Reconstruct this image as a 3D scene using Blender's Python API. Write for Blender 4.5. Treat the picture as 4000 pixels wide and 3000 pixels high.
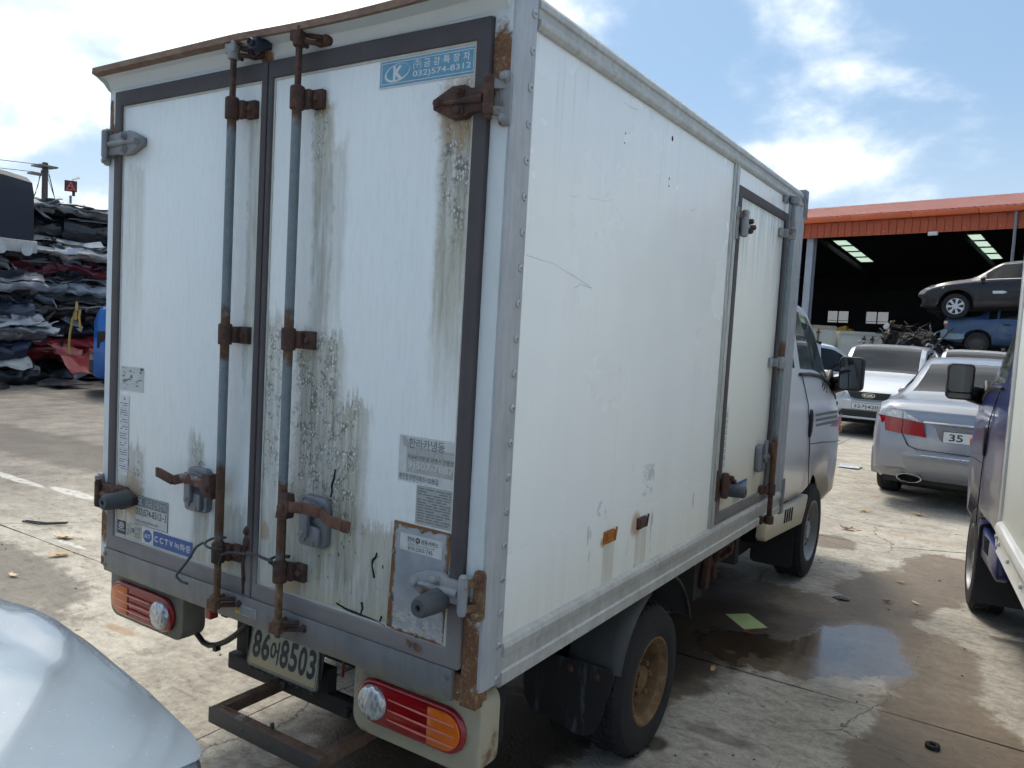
import bpy, bmesh, math, random
from mathutils import Vector, Matrix

for o in list(bpy.data.objects):
    bpy.data.objects.remove(o)
SC = bpy.context.scene
COL = SC.collection
rad = math.radians

# ------------------------------------------------------------------ camera
def make_camera():
    f_px, yaw, pitch, roll = 3073.945, 0.574074, -0.069145, 0.056669
    cy, sy, cp, sp = math.cos(yaw), math.sin(yaw), math.cos(pitch), math.sin(pitch)
    fwd = Vector((-sy*cp, cy*cp, sp))
    right = Vector((cy, sy, 0))
    up = right.cross(fwd)
    r2 = right*math.cos(roll) + up*math.sin(roll)
    u2 = -right*math.sin(roll) + up*math.cos(roll)
    cam = bpy.data.cameras.new('camera')
    cam.sensor_width = 36
    cam.lens = f_px/4000*36
    cam.clip_start = 0.05
    cam.clip_end = 2000
    co = bpy.data.objects.new('camera', cam)
    COL.objects.link(co)
    m = Matrix((r2, u2, -fwd)).transposed().to_4x4()
    m.translation = Vector((2.6753, -1.5226, 1.5694))
    co.matrix_world = m
    SC.camera = co
make_camera()

# ------------------------------------------------------------------ light
SUN_EL, SUN_DIR = rad(58), Vector((-0.78, 0.62, 0)).normalized()   # towards the sun, on the ground
SUN_STRENGTH, SUN_ANGLE = 0.9, rad(16)
SKY_STRENGTH = 0.14
EXPOSURE = 1.76
sun = bpy.data.lights.new('sun', 'SUN')
sun.energy = SUN_STRENGTH
sun.angle = SUN_ANGLE
sun.color = (1.0, 0.93, 0.82)
so = bpy.data.objects.new('sun', sun)
COL.objects.link(so)
tosun = SUN_DIR*math.cos(SUN_EL) + Vector((0, 0, math.sin(SUN_EL)))
so.rotation_euler = tosun.to_track_quat('Z', 'Y').to_euler()
so.location = (-20, 8, 30)
SC.view_settings.view_transform = 'Standard'
SC.view_settings.look = 'None'
SC.view_settings.exposure = EXPOSURE
SC.view_settings.gamma = 1
SC.cycles.use_denoising = True
SC.cycles.use_adaptive_sampling = True
SC.cycles.adaptive_threshold = .03
SC.cycles.adaptive_min_samples = 12
SC.cycles.max_bounces = 6
SC.cycles.diffuse_bounces = 2
SC.cycles.glossy_bounces = 3
SC.cycles.transmission_bounces = 6
SC.cycles.transparent_max_bounces = 8
SC.cycles.caustics_reflective = False
SC.cycles.caustics_refractive = False

# ------------------------------------------------------------------ shader nodes as expressions
class V:
    """a float or colour/vector socket of a node tree, with arithmetic"""
    def __init__(s, T, o): s.T, s.o = T, o
    def m(s, op, b=None, c=None, clamp=False):
        n = s.T.nt.nodes.new('ShaderNodeMath'); n.operation = op; n.use_clamp = clamp
        s.T.put(s, n.inputs[0])
        if b is not None: s.T.put(b, n.inputs[1])
        if c is not None: s.T.put(c, n.inputs[2])
        return V(s.T, n.outputs[0])
    def __add__(s, b): return s.m('ADD', b)
    __radd__ = __add__
    def __sub__(s, b): return s.m('SUBTRACT', b)
    def __rsub__(s, b): return (s*-1.0).m('ADD', b)
    def __mul__(s, b): return s.m('MULTIPLY', b)
    __rmul__ = __mul__
    def __truediv__(s, b): return s.m('DIVIDE', b)
    def __pow__(s, b): return s.m('POWER', b)
    def abs(s): return s.m('ABSOLUTE')
    def max(s, b): return s.m('MAXIMUM', b)
    def min(s, b): return s.m('MINIMUM', b)
    def sat(s): return s.m('ADD', 0.0, clamp=True)
    def step(s, a, b):       # smooth 0..1 from a to b (a may exceed b)
        n = s.T.nt.nodes.new('ShaderNodeMapRange'); n.interpolation_type = 'SMOOTHSTEP'
        s.T.put(s, n.inputs[0])
        if a < b: n.inputs[1].default_value, n.inputs[2].default_value = a, b
        else:
            n.inputs[1].default_value, n.inputs[2].default_value = b, a
            n.inputs[3].default_value, n.inputs[4].default_value = 1, 0
        return V(s.T, n.outputs[0])

class Tree:
    def __init__(s, nt): s.nt = nt; s._co = None
    def put(s, v, inp):
        if isinstance(v, V): s.nt.links.new(v.o, inp)
        elif isinstance(v, (int, float)): 
            try: inp.default_value = v
            except TypeError: inp.default_value = (v, v, v, 1) if len(inp.default_value) == 4 else (v, v, v)
        else:
            v = tuple(v)
            inp.default_value = v + (1,) if len(inp.default_value) == 4 and len(v) == 3 else v
    def coord(s, kind='Object'):
        if s._co is None: s._co = s.nt.nodes.new('ShaderNodeTexCoord')
        return V(s, s._co.outputs[kind])
    def xyz(s, vec=None):
        n = s.nt.nodes.new('ShaderNodeSeparateXYZ')
        s.put(vec or s.coord(), n.inputs[0])
        return [V(s, n.outputs[i]) for i in range(3)]
    def comb(s, x, y, z):
        n = s.nt.nodes.new('ShaderNodeCombineXYZ')
        for v, i in zip((x, y, z), n.inputs): s.put(v, i)
        return V(s, n.outputs[0])
    def scaled(s, sc, vec=None, off=(0, 0, 0), rot=(0, 0, 0)):
        n = s.nt.nodes.new('ShaderNodeMapping')
        s.put(vec or s.coord(), n.inputs[0])
        n.inputs[1].default_value = off; n.inputs[2].default_value = rot; n.inputs[3].default_value = sc
        return V(s, n.outputs[0])
    def noise(s, scale, detail=4, rough=.55, vec=None, sc=None, off=(0, 0, 0), dist=0):
        n = s.nt.nodes.new('ShaderNodeTexNoise')
        v = vec or s.coord()
        if sc or off != (0, 0, 0): v = s.scaled(sc or (1, 1, 1), v, off)
        s.put(v, n.inputs['Vector'])
        n.inputs['Scale'].default_value = scale; n.inputs['Detail'].default_value = detail
        n.inputs['Roughness'].default_value = rough; n.inputs['Distortion'].default_value = dist
        return V(s, n.outputs[0])
    def voro(s, scale, feature='F1', vec=None, sc=None, rnd=1, out='Distance'):
        n = s.nt.nodes.new('ShaderNodeTexVoronoi'); n.feature = feature
        v = vec or s.coord()
        if sc: v = s.scaled(sc, v)
        s.put(v, n.inputs['Vector']); n.inputs['Scale'].default_value = scale
        n.inputs['Randomness'].default_value = rnd
        return V(s, n.outputs[out])
    def mix(s, f, a, b):
        n = s.nt.nodes.new('ShaderNodeMix'); n.data_type = 'RGBA'
        s.put(f, n.inputs[0]); s.put(a, n.inputs[6]); s.put(b, n.inputs[7])
        return V(s, n.outputs[2])
    def ramp(s, f, *stops):
        n = s.nt.nodes.new('ShaderNodeValToRGB'); e = n.color_ramp.elements
        while len(e) < len(stops): e.new(0.5)
        for el, (p, c) in zip(e, stops): el.position = p; el.color = tuple(c) + (1,)
        s.put(f, n.inputs[0]); return V(s, n.outputs[0])
    def bump(s, h, dist=.002, strength=1):
        n = s.nt.nodes.new('ShaderNodeBump')
        s.put(strength, n.inputs['Strength']); n.inputs['Distance'].default_value = dist
        s.put(h, n.inputs['Height']); return V(s, n.outputs[0])

def C(r, g=None, b=None):
    """sRGB 0..255 -> linear"""
    def l(v):
        v /= 255
        return v/12.92 if v <= .04045 else ((v+.055)/1.055)**2.4
    if g is None: g = b = r
    return (l(r), l(g), l(b))

MATS = {}
def mat(name, fn=None, **kw):
    """procedural principled material; fn(tree) -> dict of inputs"""
    if name in MATS: return MATS[name]
    m = bpy.data.materials.new(name); m.use_nodes = True
    T = Tree(m.node_tree); b = m.node_tree.nodes['Principled BSDF']
    d = dict(kw)
    if fn: d.update(fn(T))
    key = dict(color='Base Color', rough='Roughness', metal='Metallic', normal='Normal', alpha='Alpha', coat='Coat Weight', trans='Transmission Weight', spec='Specular IOR Level', emit='Emission Color', emits='Emission Strength', ior='IOR')
    for k, v in d.items(): T.put(v, b.inputs[key[k]])
    if 'coat' in d: b.inputs['Coat Roughness'].default_value = .05
    MATS[name] = m
    return m

def flat(name, col, rough=.5, metal=0., var=.12, scale=14, bump=0, coat=None, dirt=None):
    """paint-like material with a little procedural unevenness"""
    def fn(T):
        n = T.noise(scale, 5, .6)
        lo = tuple(c*(1-var) for c in col); hi = tuple(min(1, c*(1+var)) for c in col)
        c = T.ramp(n, (.3, lo), (.7, hi))
        d = dict(color=c, rough=n*.2 + (rough-.1), metal=metal)
        if dirt:
            x, y, z = T.xyz()
            g = (T.noise(5, 6, .7)*1.2 - .2 + z.step(dirt[1], dirt[0])*.6).step(.45, .95)
            d['color'] = T.mix(g*.7, c, C(120, 108, 88)); d['rough'] = g*.3 + rough
        if bump: d['normal'] = T.bump(T.noise(scale*6, 3), bump)
        if coat: d['coat'] = coat
        return d
    return mat(name, fn)

# ------------------------------------------------------------------ mesh building
class MB:
    """collects faces; build() links them as ONE mesh object"""
    def __init__(s): s.v = []; s.f = []; s.mi = []; s.cur = 0
    def add(s, vs, fs, mi=None):
        b = len(s.v); s.v += [tuple(p) for p in vs]
        s.f += [tuple(b+i for i in f) for f in fs]; s.mi += [s.cur if mi is None else mi]*len(fs)
        return s
    def box(s, a, b, mi=None, M=None):
        (x0, y0, z0), (x1, y1, z1) = a, b
        vs = [Vector(p) for p in ((x0,y0,z0),(x1,y0,z0),(x1,y1,z0),(x0,y1,z0),(x0,y0,z1),(x1,y0,z1),(x1,y1,z1),(x0,y1,z1))]
        if M: vs = [M @ p for p in vs]
        return s.add(vs, [(0,3,2,1),(4,5,6,7),(0,1,5,4),(1,2,6,5),(2,3,7,6),(3,0,4,7)], mi)
    def cbox(s, c, d, mi=None, M=None):
        return s.box([c[i]-d[i]/2 for i in range(3)], [c[i]+d[i]/2 for i in range(3)], mi, M)
    def bar(s, a, b, w, h, mi=None, up=(0, 0, 1)):
        a, b = Vector(a), Vector(b); d = (b-a).normalized(); u = Vector(up)
        if abs(d.dot(u)) > .95: u = Vector((0, 1, 0))
        r = d.cross(u).normalized(); u = r.cross(d)
        vs = [p + r*sx*w/2 + u*sz*h/2 for p in (a, b) for sx, sz in ((-1,-1),(1,-1),(1,1),(-1,1))]
        return s.add(vs, [(0,1,2,3),(7,6,5,4),(0,4,5,1),(1,5,6,2),(2,6,7,3),(3,7,4,0)], mi)
    def tube(s, pts, r, n=10, mi=None, cap=True):
        pts = [Vector(p) for p in pts]; rs = r if isinstance(r, (list, tuple)) else [r]*len(pts)
        vs, fs = [], []; pu = None
        for i, p in enumerate(pts):
            d = (pts[min(i+1, len(pts)-1)] - pts[max(i-1, 0)]).normalized()
            if pu is None: pu = Vector((0, 0, 1)) if abs(d.z) < .9 else Vector((1, 0, 0))
            x = d.cross(pu).normalized(); u = x.cross(d).normalized(); pu = u
            vs += [p + (x*math.cos(2*math.pi*k/n) + u*math.sin(2*math.pi*k/n))*rs[i] for k in range(n)]
        for i in range(len(pts)-1):
            for k in range(n):
                a, b = i*n+k, i*n+(k+1) % n
                fs.append((a, a+n, b+n, b))
        if cap: fs += [tuple(range(n)), tuple(range(len(vs)-1, len(vs)-n-1, -1))]
        return s.add(vs, fs, mi)
    def lathe(s, prof, c, axis='X', n=32, mi=None, closed=False, caps=(1, 1)):
        """prof = [(t along axis, radius)]"""
        c = Vector(c); vs, fs = [], []
        ax = {'X': (Vector((1,0,0)), Vector((0,1,0)), Vector((0,0,1))), 'Y': (Vector((0,1,0)), Vector((0,0,1)), Vector((1,0,0))), 'Z': (Vector((0,0,1)), Vector((1,0,0)), Vector((0,1,0)))}[axis]
        for t, r in prof:
            vs += [c + ax[0]*t + (ax[1]*math.cos(2*math.pi*k/n) + ax[2]*math.sin(2*math.pi*k/n))*r for k in range(n)]
        m = len(prof)
        for i in range(m if closed else m-1):
            for k in range(n):
                a, b = (i % m)*n+k, (i % m)*n+(k+1) % n
                a2, b2 = ((i+1) % m)*n+k, ((i+1) % m)*n+(k+1) % n
                fs.append((a, b, b2, a2))
        if not closed:
            if caps[0]: fs.append(tuple(range(n-1, -1, -1)))
            if caps[1]: fs.append(tuple(range((m-1)*n, m*n)))
        return s.add(vs, fs, mi)
    def prism(s, poly, axis, t0, t1, mi=None):
        """polygon in the plane perpendicular to axis ('X': (y,z), 'Y': (x,z), 'Z': (x,y)) extruded t0..t1"""
        f = {'X': lambda p, t: (t, p[0], p[1]), 'Y': lambda p, t: (p[0], t, p[1]), 'Z': lambda p, t: (p[0], p[1], t)}[axis]
        n = len(poly)
        vs = [f(p, t0) for p in poly] + [f(p, t1) for p in poly]
        fs = [tuple(range(n)), tuple(range(2*n-1, n-1, -1))] + [(i, i+n, (i+1) % n+n, (i+1) % n) for i in range(n)]
        return s.add(vs, fs, mi)
    def ring(s, outer, inner, axis, t0, t1, mi=None):
        """frame between two polygons with the same number of points"""
        f = {'X': lambda p, t: (t, p[0], p[1]), 'Y': lambda p, t: (p[0], t, p[1]), 'Z': lambda p, t: (p[0], p[1], t)}[axis]
        n = len(outer)
        vs = [f(p, t) for t in (t0, t1) for P in (outer, inner) for p in P]
        fs = []
        for i in range(n):
            j = (i+1) % n
            fs += [(i, j, n+j, n+i), (2*n+i, 3*n+i, 3*n+j, 2*n+j), (i, 2*n+i, 2*n+j, j), (n+i, n+j, 3*n+j, 3*n+i)]
        return s.add(vs, fs, mi)
    def grid(s, P, mi=None, flip=False, closed=False):
        m, n = len(P), len(P[0]); vs = [p for row in P for p in row]; fs = []
        for i in range(m-1):
            for j in range(n if closed else n-1):
                a, b = i*n+j, i*n+(j+1) % n
                q = (a, b, b+n, a+n); fs.append(q[::-1] if flip else q)
        return s.add(vs, fs, mi)
    def sphere(s, c, r, nu=12, nv=8, mi=None):
        c = Vector(c); r = Vector((r, r, r)) if isinstance(r, (int, float)) else Vector(r); vs, fs = [], []
        for i in range(nv+1):
            th = math.pi*i/nv
            vs += [c + Vector((r.x*math.sin(th)*math.cos(2*math.pi*k/nu), r.y*math.sin(th)*math.sin(2*math.pi*k/nu), r.z*math.cos(th))) for k in range(nu)]
        for i in range(nv):
            for k in range(nu):
                a, b = i*nu+k, i*nu+(k+1) % nu
                fs.append((a, a+nu, b+nu, b))
        return s.add(vs, fs, mi)
    def mesh(s, m, me, M=None, mi=0):
        s.add([(M @ v.co) if M else v.co for v in me.vertices], [tuple(p.vertices) for p in me.polygons], mi); return s
    def build(s, name, mats, parent=None, bevel=0, seg=2, smooth=35, fix=True, solid=0, weld=False):
        me = bpy.data.meshes.new(name); me.from_pydata(s.v, [], s.f)
        mats = mats if isinstance(mats, (list, tuple)) else [mats]
        for m in mats: me.materials.append(m)
        me.polygons.foreach_set('material_index', s.mi)
        bm = bmesh.new(); bm.from_mesh(me)
        if weld: bmesh.ops.remove_doubles(bm, verts=bm.verts, dist=1e-5)
        if fix: bmesh.ops.recalc_face_normals(bm, faces=bm.faces)
        if solid: bmesh.ops.solidify(bm, geom=bm.faces[:], thickness=solid)
        if bevel:
            es = [e for e in bm.edges if len(e.link_faces) == 2 and e.calc_face_angle(0) > .6]
            bmesh.ops.bevel(bm, geom=es, offset=bevel, segments=seg, profile=.5, affect='EDGES', clamp_overlap=True)
        bm.to_mesh(me); bm.free()
        if smooth:
            me.polygons.foreach_set('use_smooth', [True]*len(me.polygons))
            try: me.set_sharp_from_angle(angle=rad(smooth))
            except Exception: pass
        o = bpy.data.objects.new(name, me); COL.objects.link(o)
        if parent: o.parent = parent
        return o

def thing(name, label, cat, loc=(0, 0, 0), rot=(0, 0, 0), group=None):
    o = bpy.data.objects.new(name, None); COL.objects.link(o)
    o.empty_display_size = .2; o.location = loc; o.rotation_euler = rot
    o['label'] = label; o['category'] = cat
    if group: o['group'] = group
    return o
def tag(o, label, cat, group=None):
    o['label'] = label; o['category'] = cat
    if group: o['group'] = group
    return o
def struct(o): o['kind'] = 'structure'; return o
def note(o, label): o['label'] = label; return o

_txt = {}
def text_mesh(body, bold=0):
    k = (body, bold)
    if k in _txt: return _txt[k]
    c = bpy.data.curves.new('lettering', 'FONT'); c.body = body; c.size = 1; c.offset = bold; c.resolution_u = 3
    o = bpy.data.objects.new('lettering', c)
    me = bpy.data.meshes.new_from_object(o)
    bpy.data.objects.remove(o); bpy.data.curves.remove(c)
    xs = [v.co.x for v in me.vertices]; ys = [v.co.y for v in me.vertices]
    _txt[k] = (me, min(xs), max(xs), min(ys), max(ys))
    return _txt[k]
def put_text(mb, body, frame, x0, x1, z0, z1, off, mi, bold=0, slant=0):
    """flat letters stretched into the rectangle x0..x1, z0..z1 of a frame(u, v, off) -> point"""
    me, a, b, c, d = text_mesh(body, bold)
    vs = []
    for v in me.vertices:
        u = (v.co.x-a)/(b-a); w = (v.co.y-c)/(d-c)
        vs.append(frame(x0 + (x1-x0)*u + slant*(w-.5)*(z1-z0), z0 + (z1-z0)*w, off))
    mb.add(vs, [tuple(p.vertices) for p in me.polygons], mi)
REAR = lambda u, v, off: (u, -off, v)            # faces -y
RIGHT = lambda u, v, off: (off, u, v)            # faces +x  (u = y)
def quad(mb, frame, x0, x1, z0, z1, off, mi):
    mb.add([frame(x0, z0, off), frame(x1, z0, off), frame(x1, z1, off), frame(x0, z1, off)], [(0, 1, 2, 3)], mi)
def rrect(x0, x1, z0, z1, r, n=5):
    P = []
    for cx, cz, a in ((x1-r, z0+r, -90), (x1-r, z1-r, 0), (x0+r, z1-r, 90), (x0+r, z0+r, 180)):
        P += [(cx + r*math.cos(rad(a + 90*k/n)), cz + r*math.sin(rad(a + 90*k/n))) for k in range(n+1)]
    return P
def lerp(a, b, t): return a + (b-a)*t

# ------------------------------------------------------------------ sky
def make_world():
    w = bpy.data.worlds.new('World'); SC.world = w; w.use_nodes = True
    T = Tree(w.node_tree); nt = w.node_tree; bg = nt.nodes['Background']
    s = nt.nodes.new('ShaderNodeTexSky'); s.sky_type = 'NISHITA'; s.sun_disc = False
    s.sun_elevation = SUN_EL; s.sun_rotation = math.atan2(SUN_DIR.x, SUN_DIR.y)
    s.air_density = 1.0; s.dust_density = 1.6; s.ozone_density = 1.2; s.altitude = 20
    sky = V(T, s.outputs[0])
    d = T.coord('Generated')
    x, y, z = T.xyz(d)
    k = z.max(0.0) + .42
    p = T.comb(x/k, y/k, 0.0)
    big = T.noise(1.15, 3, .5, vec=p, off=(3.85, 8.85, 0))
    fine = T.noise(2.9, 6, .56, vec=p, off=(1.7, 2.2, 0), dist=.15)
    sd = SUN_DIR*math.cos(SUN_EL) + Vector((0, 0, math.sin(SUN_EL)))
    glow = (x*sd.x + y*sd.y + z*sd.z).step(.22, .90)      # thin cloud scatters forward, towards the sun
    c = big*.66 + fine*.50 + glow*.19 - .11
    m = c.step(.515, .69)*.92
    haze = z.step(.32, -.02)*.55
    sk = V(T, nt.nodes.new('ShaderNodeMixRGB').outputs[0]); mx = sk.o.node; mx.blend_type = 'MULTIPLY'; mx.inputs[0].default_value = 1
    T.put(sky, mx.inputs[1]); mx.inputs[2].default_value = (.38, .45, .48, 1)
    white = T.mix(glow, T.mix(fine.step(.35, .75), (2.2, 2.35, 2.5), (2.9, 2.95, 3.0)), T.mix(fine.step(.38, .66), (2.7, 2.85, 3.0), (4.7, 4.6, 4.4)))
    col = T.mix(m, T.mix(haze, T.mix(.72, sk, (.66, .98, 1.38)), (2.0, 2.15, 2.3)), white)
    T.put(col, bg.inputs[0]); bg.inputs[1].default_value = SKY_STRENGTH
make_world()

# ------------------------------------------------------------------ ground
def blob(T, x, y, cx, cy, rx, ry, n, soft=.35, rot=0.):
    """uneven patch: 1 inside, 0 outside"""
    dx, dy = x - cx, y - cy
    if rot:
        c, s_ = math.cos(rot), math.sin(rot)
        dx, dy = dx*c + dy*s_, dy*c - dx*s_
    d = (dx/rx)**2.0 + (dy/ry)**2.0
    return (d.m('SQRT') + (n - .5)*1.1).step(1.0 + soft*.5, 1.0 - soft*.5)

def concrete(T):
    x, y, z = T.xyz()
    n1 = T.noise(.55, 4, .6); n2 = T.noise(3.2, 6, .68); n3 = T.noise(26, 6, .75); n5 = T.noise(10, 7, .72, sc=(1, 1.6, 1), off=(1, 8, 0))
    edge = T.noise(3.2, 8, .68)
    base = T.ramp(n1*.25 + n2*.35 + n5*.25 + n3*.25, (.40, C(104, 99, 92)), (.52, C(156, 150, 138)), (.62, C(184, 178, 165)), (.72, C(200, 195, 184)))
    info = T.nt.nodes.new('ShaderNodeObjectInfo'); rnd = V(T, info.outputs['Random'])
    # rough grey pour right of the joint behind the truck
    grey = x.step(.245, .255)*y.step(5.6, 5.3)
    base = T.mix(grey*.8, base, T.ramp(n2*.35 + n3*.4 + n5*.25, (.38, C(124, 119, 111)), (.52, C(172, 167, 157)), (.66, C(208, 203, 192))))
    base = T.mix(rnd*.25, base, C(140, 133, 122))
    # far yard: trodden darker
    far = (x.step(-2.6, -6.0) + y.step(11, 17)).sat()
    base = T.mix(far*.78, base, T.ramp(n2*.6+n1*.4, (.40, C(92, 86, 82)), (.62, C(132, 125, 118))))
    # scuffs, tyre marks, spots and pits
    scuff = T.noise(6, 6, .72, sc=(1, 2.6, 1), off=(4, 1, 0)).step(.53, .64)
    base = T.mix(scuff*.5, base, C(106, 99, 90))
    tread = T.noise(3.5, 5, .7, sc=(5.5, .35, 1), off=(2, 9, 0)).step(.58, .70)*n1.step(.42, .58)
    base = T.mix(tread*.42, base, C(88, 83, 78))
    spots = T.voro(7.5).step(.17, .09)*n5.step(.46, .56)
    base = T.mix(spots*.65, base, C(70, 64, 58))
    pits = T.voro(80).step(.24, .13)*n5.step(.42, .56)
    base = T.mix(pits*.75, base, C(74, 68, 60))
    crackv = T.voro(.42, 'DISTANCE_TO_EDGE', vec=T.comb(x + n2*.35, y + n3*.06 + n2*.3, 0.0))
    crack = crackv.step(.0026, .0008)*T.noise(.35, 2, off=(9, 3, 0)).step(.47, .53)
    base = T.mix(crack*.85, base, C(58, 54, 50))
    # oil stains to the left of the truck
    oil = (blob(T, x, y, -2.5, .55, 1.2, .40, edge, .25) + blob(T, x, y, -1.2, .15, .5, .14, edge, .25) + blob(T, x, y, -6.5, 2.9, 3.0, .5, edge, .4) + blob(T, x, y, -4.2, .9, .6, .2, edge, .3)).sat()
    base = T.mix(oil*.66, base, T.mix(n3, C(70, 66, 62), C(104, 98, 92)))
    wht = ((blob(T, x, y, -4.9, 1.90, .7, .05, edge, .3) + blob(T, x, y, -3.9, 1.96, .35, .06, edge, .3) + blob(T, x, y, -2.5, 1.2, .2, .02, edge, .3))*n5.step(.36, .5)).sat()
    base = T.mix(wht*.6, base, C(212, 210, 205))
    rust = (blob(T, x, y, 2.0, 5.9, .45, .05, edge, .7)*.5 + blob(T, x, y, -.9, .62, .12, .03, edge, .5)).sat()
    base = T.mix(rust*.5, base, C(150, 108, 60))
    # water and oil leaking out from under the truck
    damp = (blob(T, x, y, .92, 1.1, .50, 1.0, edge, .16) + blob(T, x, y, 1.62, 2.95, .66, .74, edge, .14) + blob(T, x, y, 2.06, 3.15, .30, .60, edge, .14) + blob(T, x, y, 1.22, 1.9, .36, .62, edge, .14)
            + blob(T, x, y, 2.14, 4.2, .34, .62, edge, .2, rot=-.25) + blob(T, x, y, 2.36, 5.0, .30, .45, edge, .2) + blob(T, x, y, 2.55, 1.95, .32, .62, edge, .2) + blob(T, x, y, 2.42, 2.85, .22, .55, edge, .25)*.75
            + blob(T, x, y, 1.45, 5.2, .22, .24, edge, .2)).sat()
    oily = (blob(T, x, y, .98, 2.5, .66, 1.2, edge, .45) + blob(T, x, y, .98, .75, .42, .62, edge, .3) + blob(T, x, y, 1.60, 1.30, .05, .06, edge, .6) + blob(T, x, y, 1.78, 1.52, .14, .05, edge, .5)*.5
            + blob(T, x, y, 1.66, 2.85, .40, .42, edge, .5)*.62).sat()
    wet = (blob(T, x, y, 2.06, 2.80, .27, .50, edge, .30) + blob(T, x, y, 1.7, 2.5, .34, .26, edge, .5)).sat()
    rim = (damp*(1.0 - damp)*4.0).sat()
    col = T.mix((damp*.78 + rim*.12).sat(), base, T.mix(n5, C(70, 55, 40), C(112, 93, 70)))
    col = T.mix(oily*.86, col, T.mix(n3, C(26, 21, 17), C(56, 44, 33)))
    spark = T.voro(60).step(.14, .06)*oily*n3.step(.52, .62)
    col = T.mix(spark*.6, col, C(150, 150, 155))
    rough = .9 - damp*.34 - oily*.10 - wet*.40
    return dict(color=col, rough=rough.max(.10), normal=T.bump(n3*.7 + T.noise(75, 4)*.6 + n5*.6, .009, 1.0 - (wet*.90 + damp*.35).sat()), spec=wet*.3 + .4)

def make_ground():
    g = MB(); R = 600
    g.add([(-R, -R, -.03), (R, -R, -.03), (R, R, -.03), (-R, R, -.03)], [(0, 1, 2, 3)])
    go = struct(g.build('ground', flat('packed_dirt', C(104, 97, 88), .95, scale=.8, var=.25), smooth=0))
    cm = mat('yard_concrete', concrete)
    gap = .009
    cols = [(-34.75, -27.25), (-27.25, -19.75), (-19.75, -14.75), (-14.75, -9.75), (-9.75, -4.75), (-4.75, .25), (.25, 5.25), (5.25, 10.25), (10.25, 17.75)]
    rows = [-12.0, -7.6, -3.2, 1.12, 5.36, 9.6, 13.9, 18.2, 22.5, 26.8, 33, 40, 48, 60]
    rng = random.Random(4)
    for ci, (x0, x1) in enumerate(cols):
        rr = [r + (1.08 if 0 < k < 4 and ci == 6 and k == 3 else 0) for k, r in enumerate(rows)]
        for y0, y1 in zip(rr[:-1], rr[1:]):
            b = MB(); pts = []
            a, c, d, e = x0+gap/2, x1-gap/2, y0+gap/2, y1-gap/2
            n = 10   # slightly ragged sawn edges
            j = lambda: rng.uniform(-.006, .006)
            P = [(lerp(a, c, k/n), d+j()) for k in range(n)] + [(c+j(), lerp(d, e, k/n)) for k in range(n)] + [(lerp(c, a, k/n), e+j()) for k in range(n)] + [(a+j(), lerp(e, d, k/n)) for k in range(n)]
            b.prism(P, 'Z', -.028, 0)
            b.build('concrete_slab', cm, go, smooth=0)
    return go
GROUND = make_ground()

# ------------------------------------------------------------------ shared materials
def rust_fn(dark=C(48, 36, 34), mid=C(76, 54, 48), light=C(124, 90, 70), grey=0.):
    def fn(T):
        n = T.noise(22, 7, .7); f = T.noise(160, 3, .7)
        c = T.ramp(n*.7 + f*.3, (.3, dark), (.52, mid), (.72, light))
        if grey:
            g = T.noise(9, 5, .6, off=(3, 3, 3)).step(.62-grey*.3, .72-grey*.3)
            c = T.mix(g, c, T.mix(n, C(120, 124, 128), C(160, 163, 166)))
        return dict(color=c, rough=.82, metal=.1, normal=T.bump(f*.6 + n, .0015))
    return fn
RUST = mat('rusted_steel', rust_fn())
RUST_PALE = mat('rusted_steel_yellowed', rust_fn(C(74, 52, 42), C(112, 84, 62), C(168, 146, 108)))
RUST_GALV = mat('galvanised_steel_rusting', rust_fn(C(82, 60, 50), C(112, 86, 68), C(140, 118, 98), grey=.9))
def lip_fn(T):
    x, y, z = T.xyz()
    n = T.noise(9, 6, .7); s = T.noise(40, 4, .7, sc=(1, 1, 5))
    c = T.ramp(n*.6 + s*.4, (.32, C(92, 68, 60)), (.5, C(122, 98, 84)), (.66, C(138, 126, 106)))
    return dict(color=c, rough=.85, normal=T.bump(s, .002))
LIP = mat('rusted_painted_lip', lip_fn)
ALU = mat('brushed_aluminium', lambda T: (lambda n, d: dict(color=T.ramp(n*.5 + d*.5, (.3, C(146, 149, 154)), (.7, C(184, 187, 192))), rough=.46 + n*.12, metal=.2, normal=T.bump(d, .0006)))(T.noise(5, 6, .65), T.noise(60, 5, .7, sc=(1, 1, .12))))
def alu_dirty_fn(T):
    n = T.noise(6, 6, .68); s = T.noise(36, 5, .7, sc=(1, 1, .22)); x, y, z = T.xyz()
    c = T.ramp(s*.5 + n*.5, (.3, C(146, 147, 146)), (.55, C(184, 185, 183)), (.75, C(208, 209, 206)))
    c = T.mix((n.step(.5, .75))*.45, c, C(140, 136, 124))
    return dict(color=c, rough=.5, metal=.15, normal=T.bump(s, .0008))
ALU_DIRTY = mat('weathered_aluminium', alu_dirty_fn)
STEEL_GREY = flat('galvanised_grey_steel', C(128, 130, 134), .5, .4, .1, 9)
ZINC = flat('cast_zinc', C(126, 129, 134), .5, .5, .12, 30, bump=.0006)
BLACK = flat('black_plastic', C(22, 22, 24), .5, 0, .2, 20)
DARK = flat('dark_underbody', C(24, 23, 23), .9, 0, .3, 8, bump=.002)
BOLT = flat('steel_bolt', C(130, 126, 118), .45, .5, .2, 60)
WHITE_STK = flat('sticker_white', C(206, 210, 211), .5, 0, .05, 30)
INK = flat('sticker_black_ink', C(52, 54, 58), .5, 0, .1, 80)
INK_GREY = flat('sticker_faded_ink', C(112, 116, 120), .6, 0, .1, 80)
BLUE_STK = flat('sticker_blue', C(40, 84, 148), .45, 0, .1, 30)
SKY_STK = flat('sticker_light_blue', C(92, 150, 178), .5, 0, .12, 30)
NAVY_STK = flat('sticker_navy', C(44, 56, 72), .5, 0, .1, 30)
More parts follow.
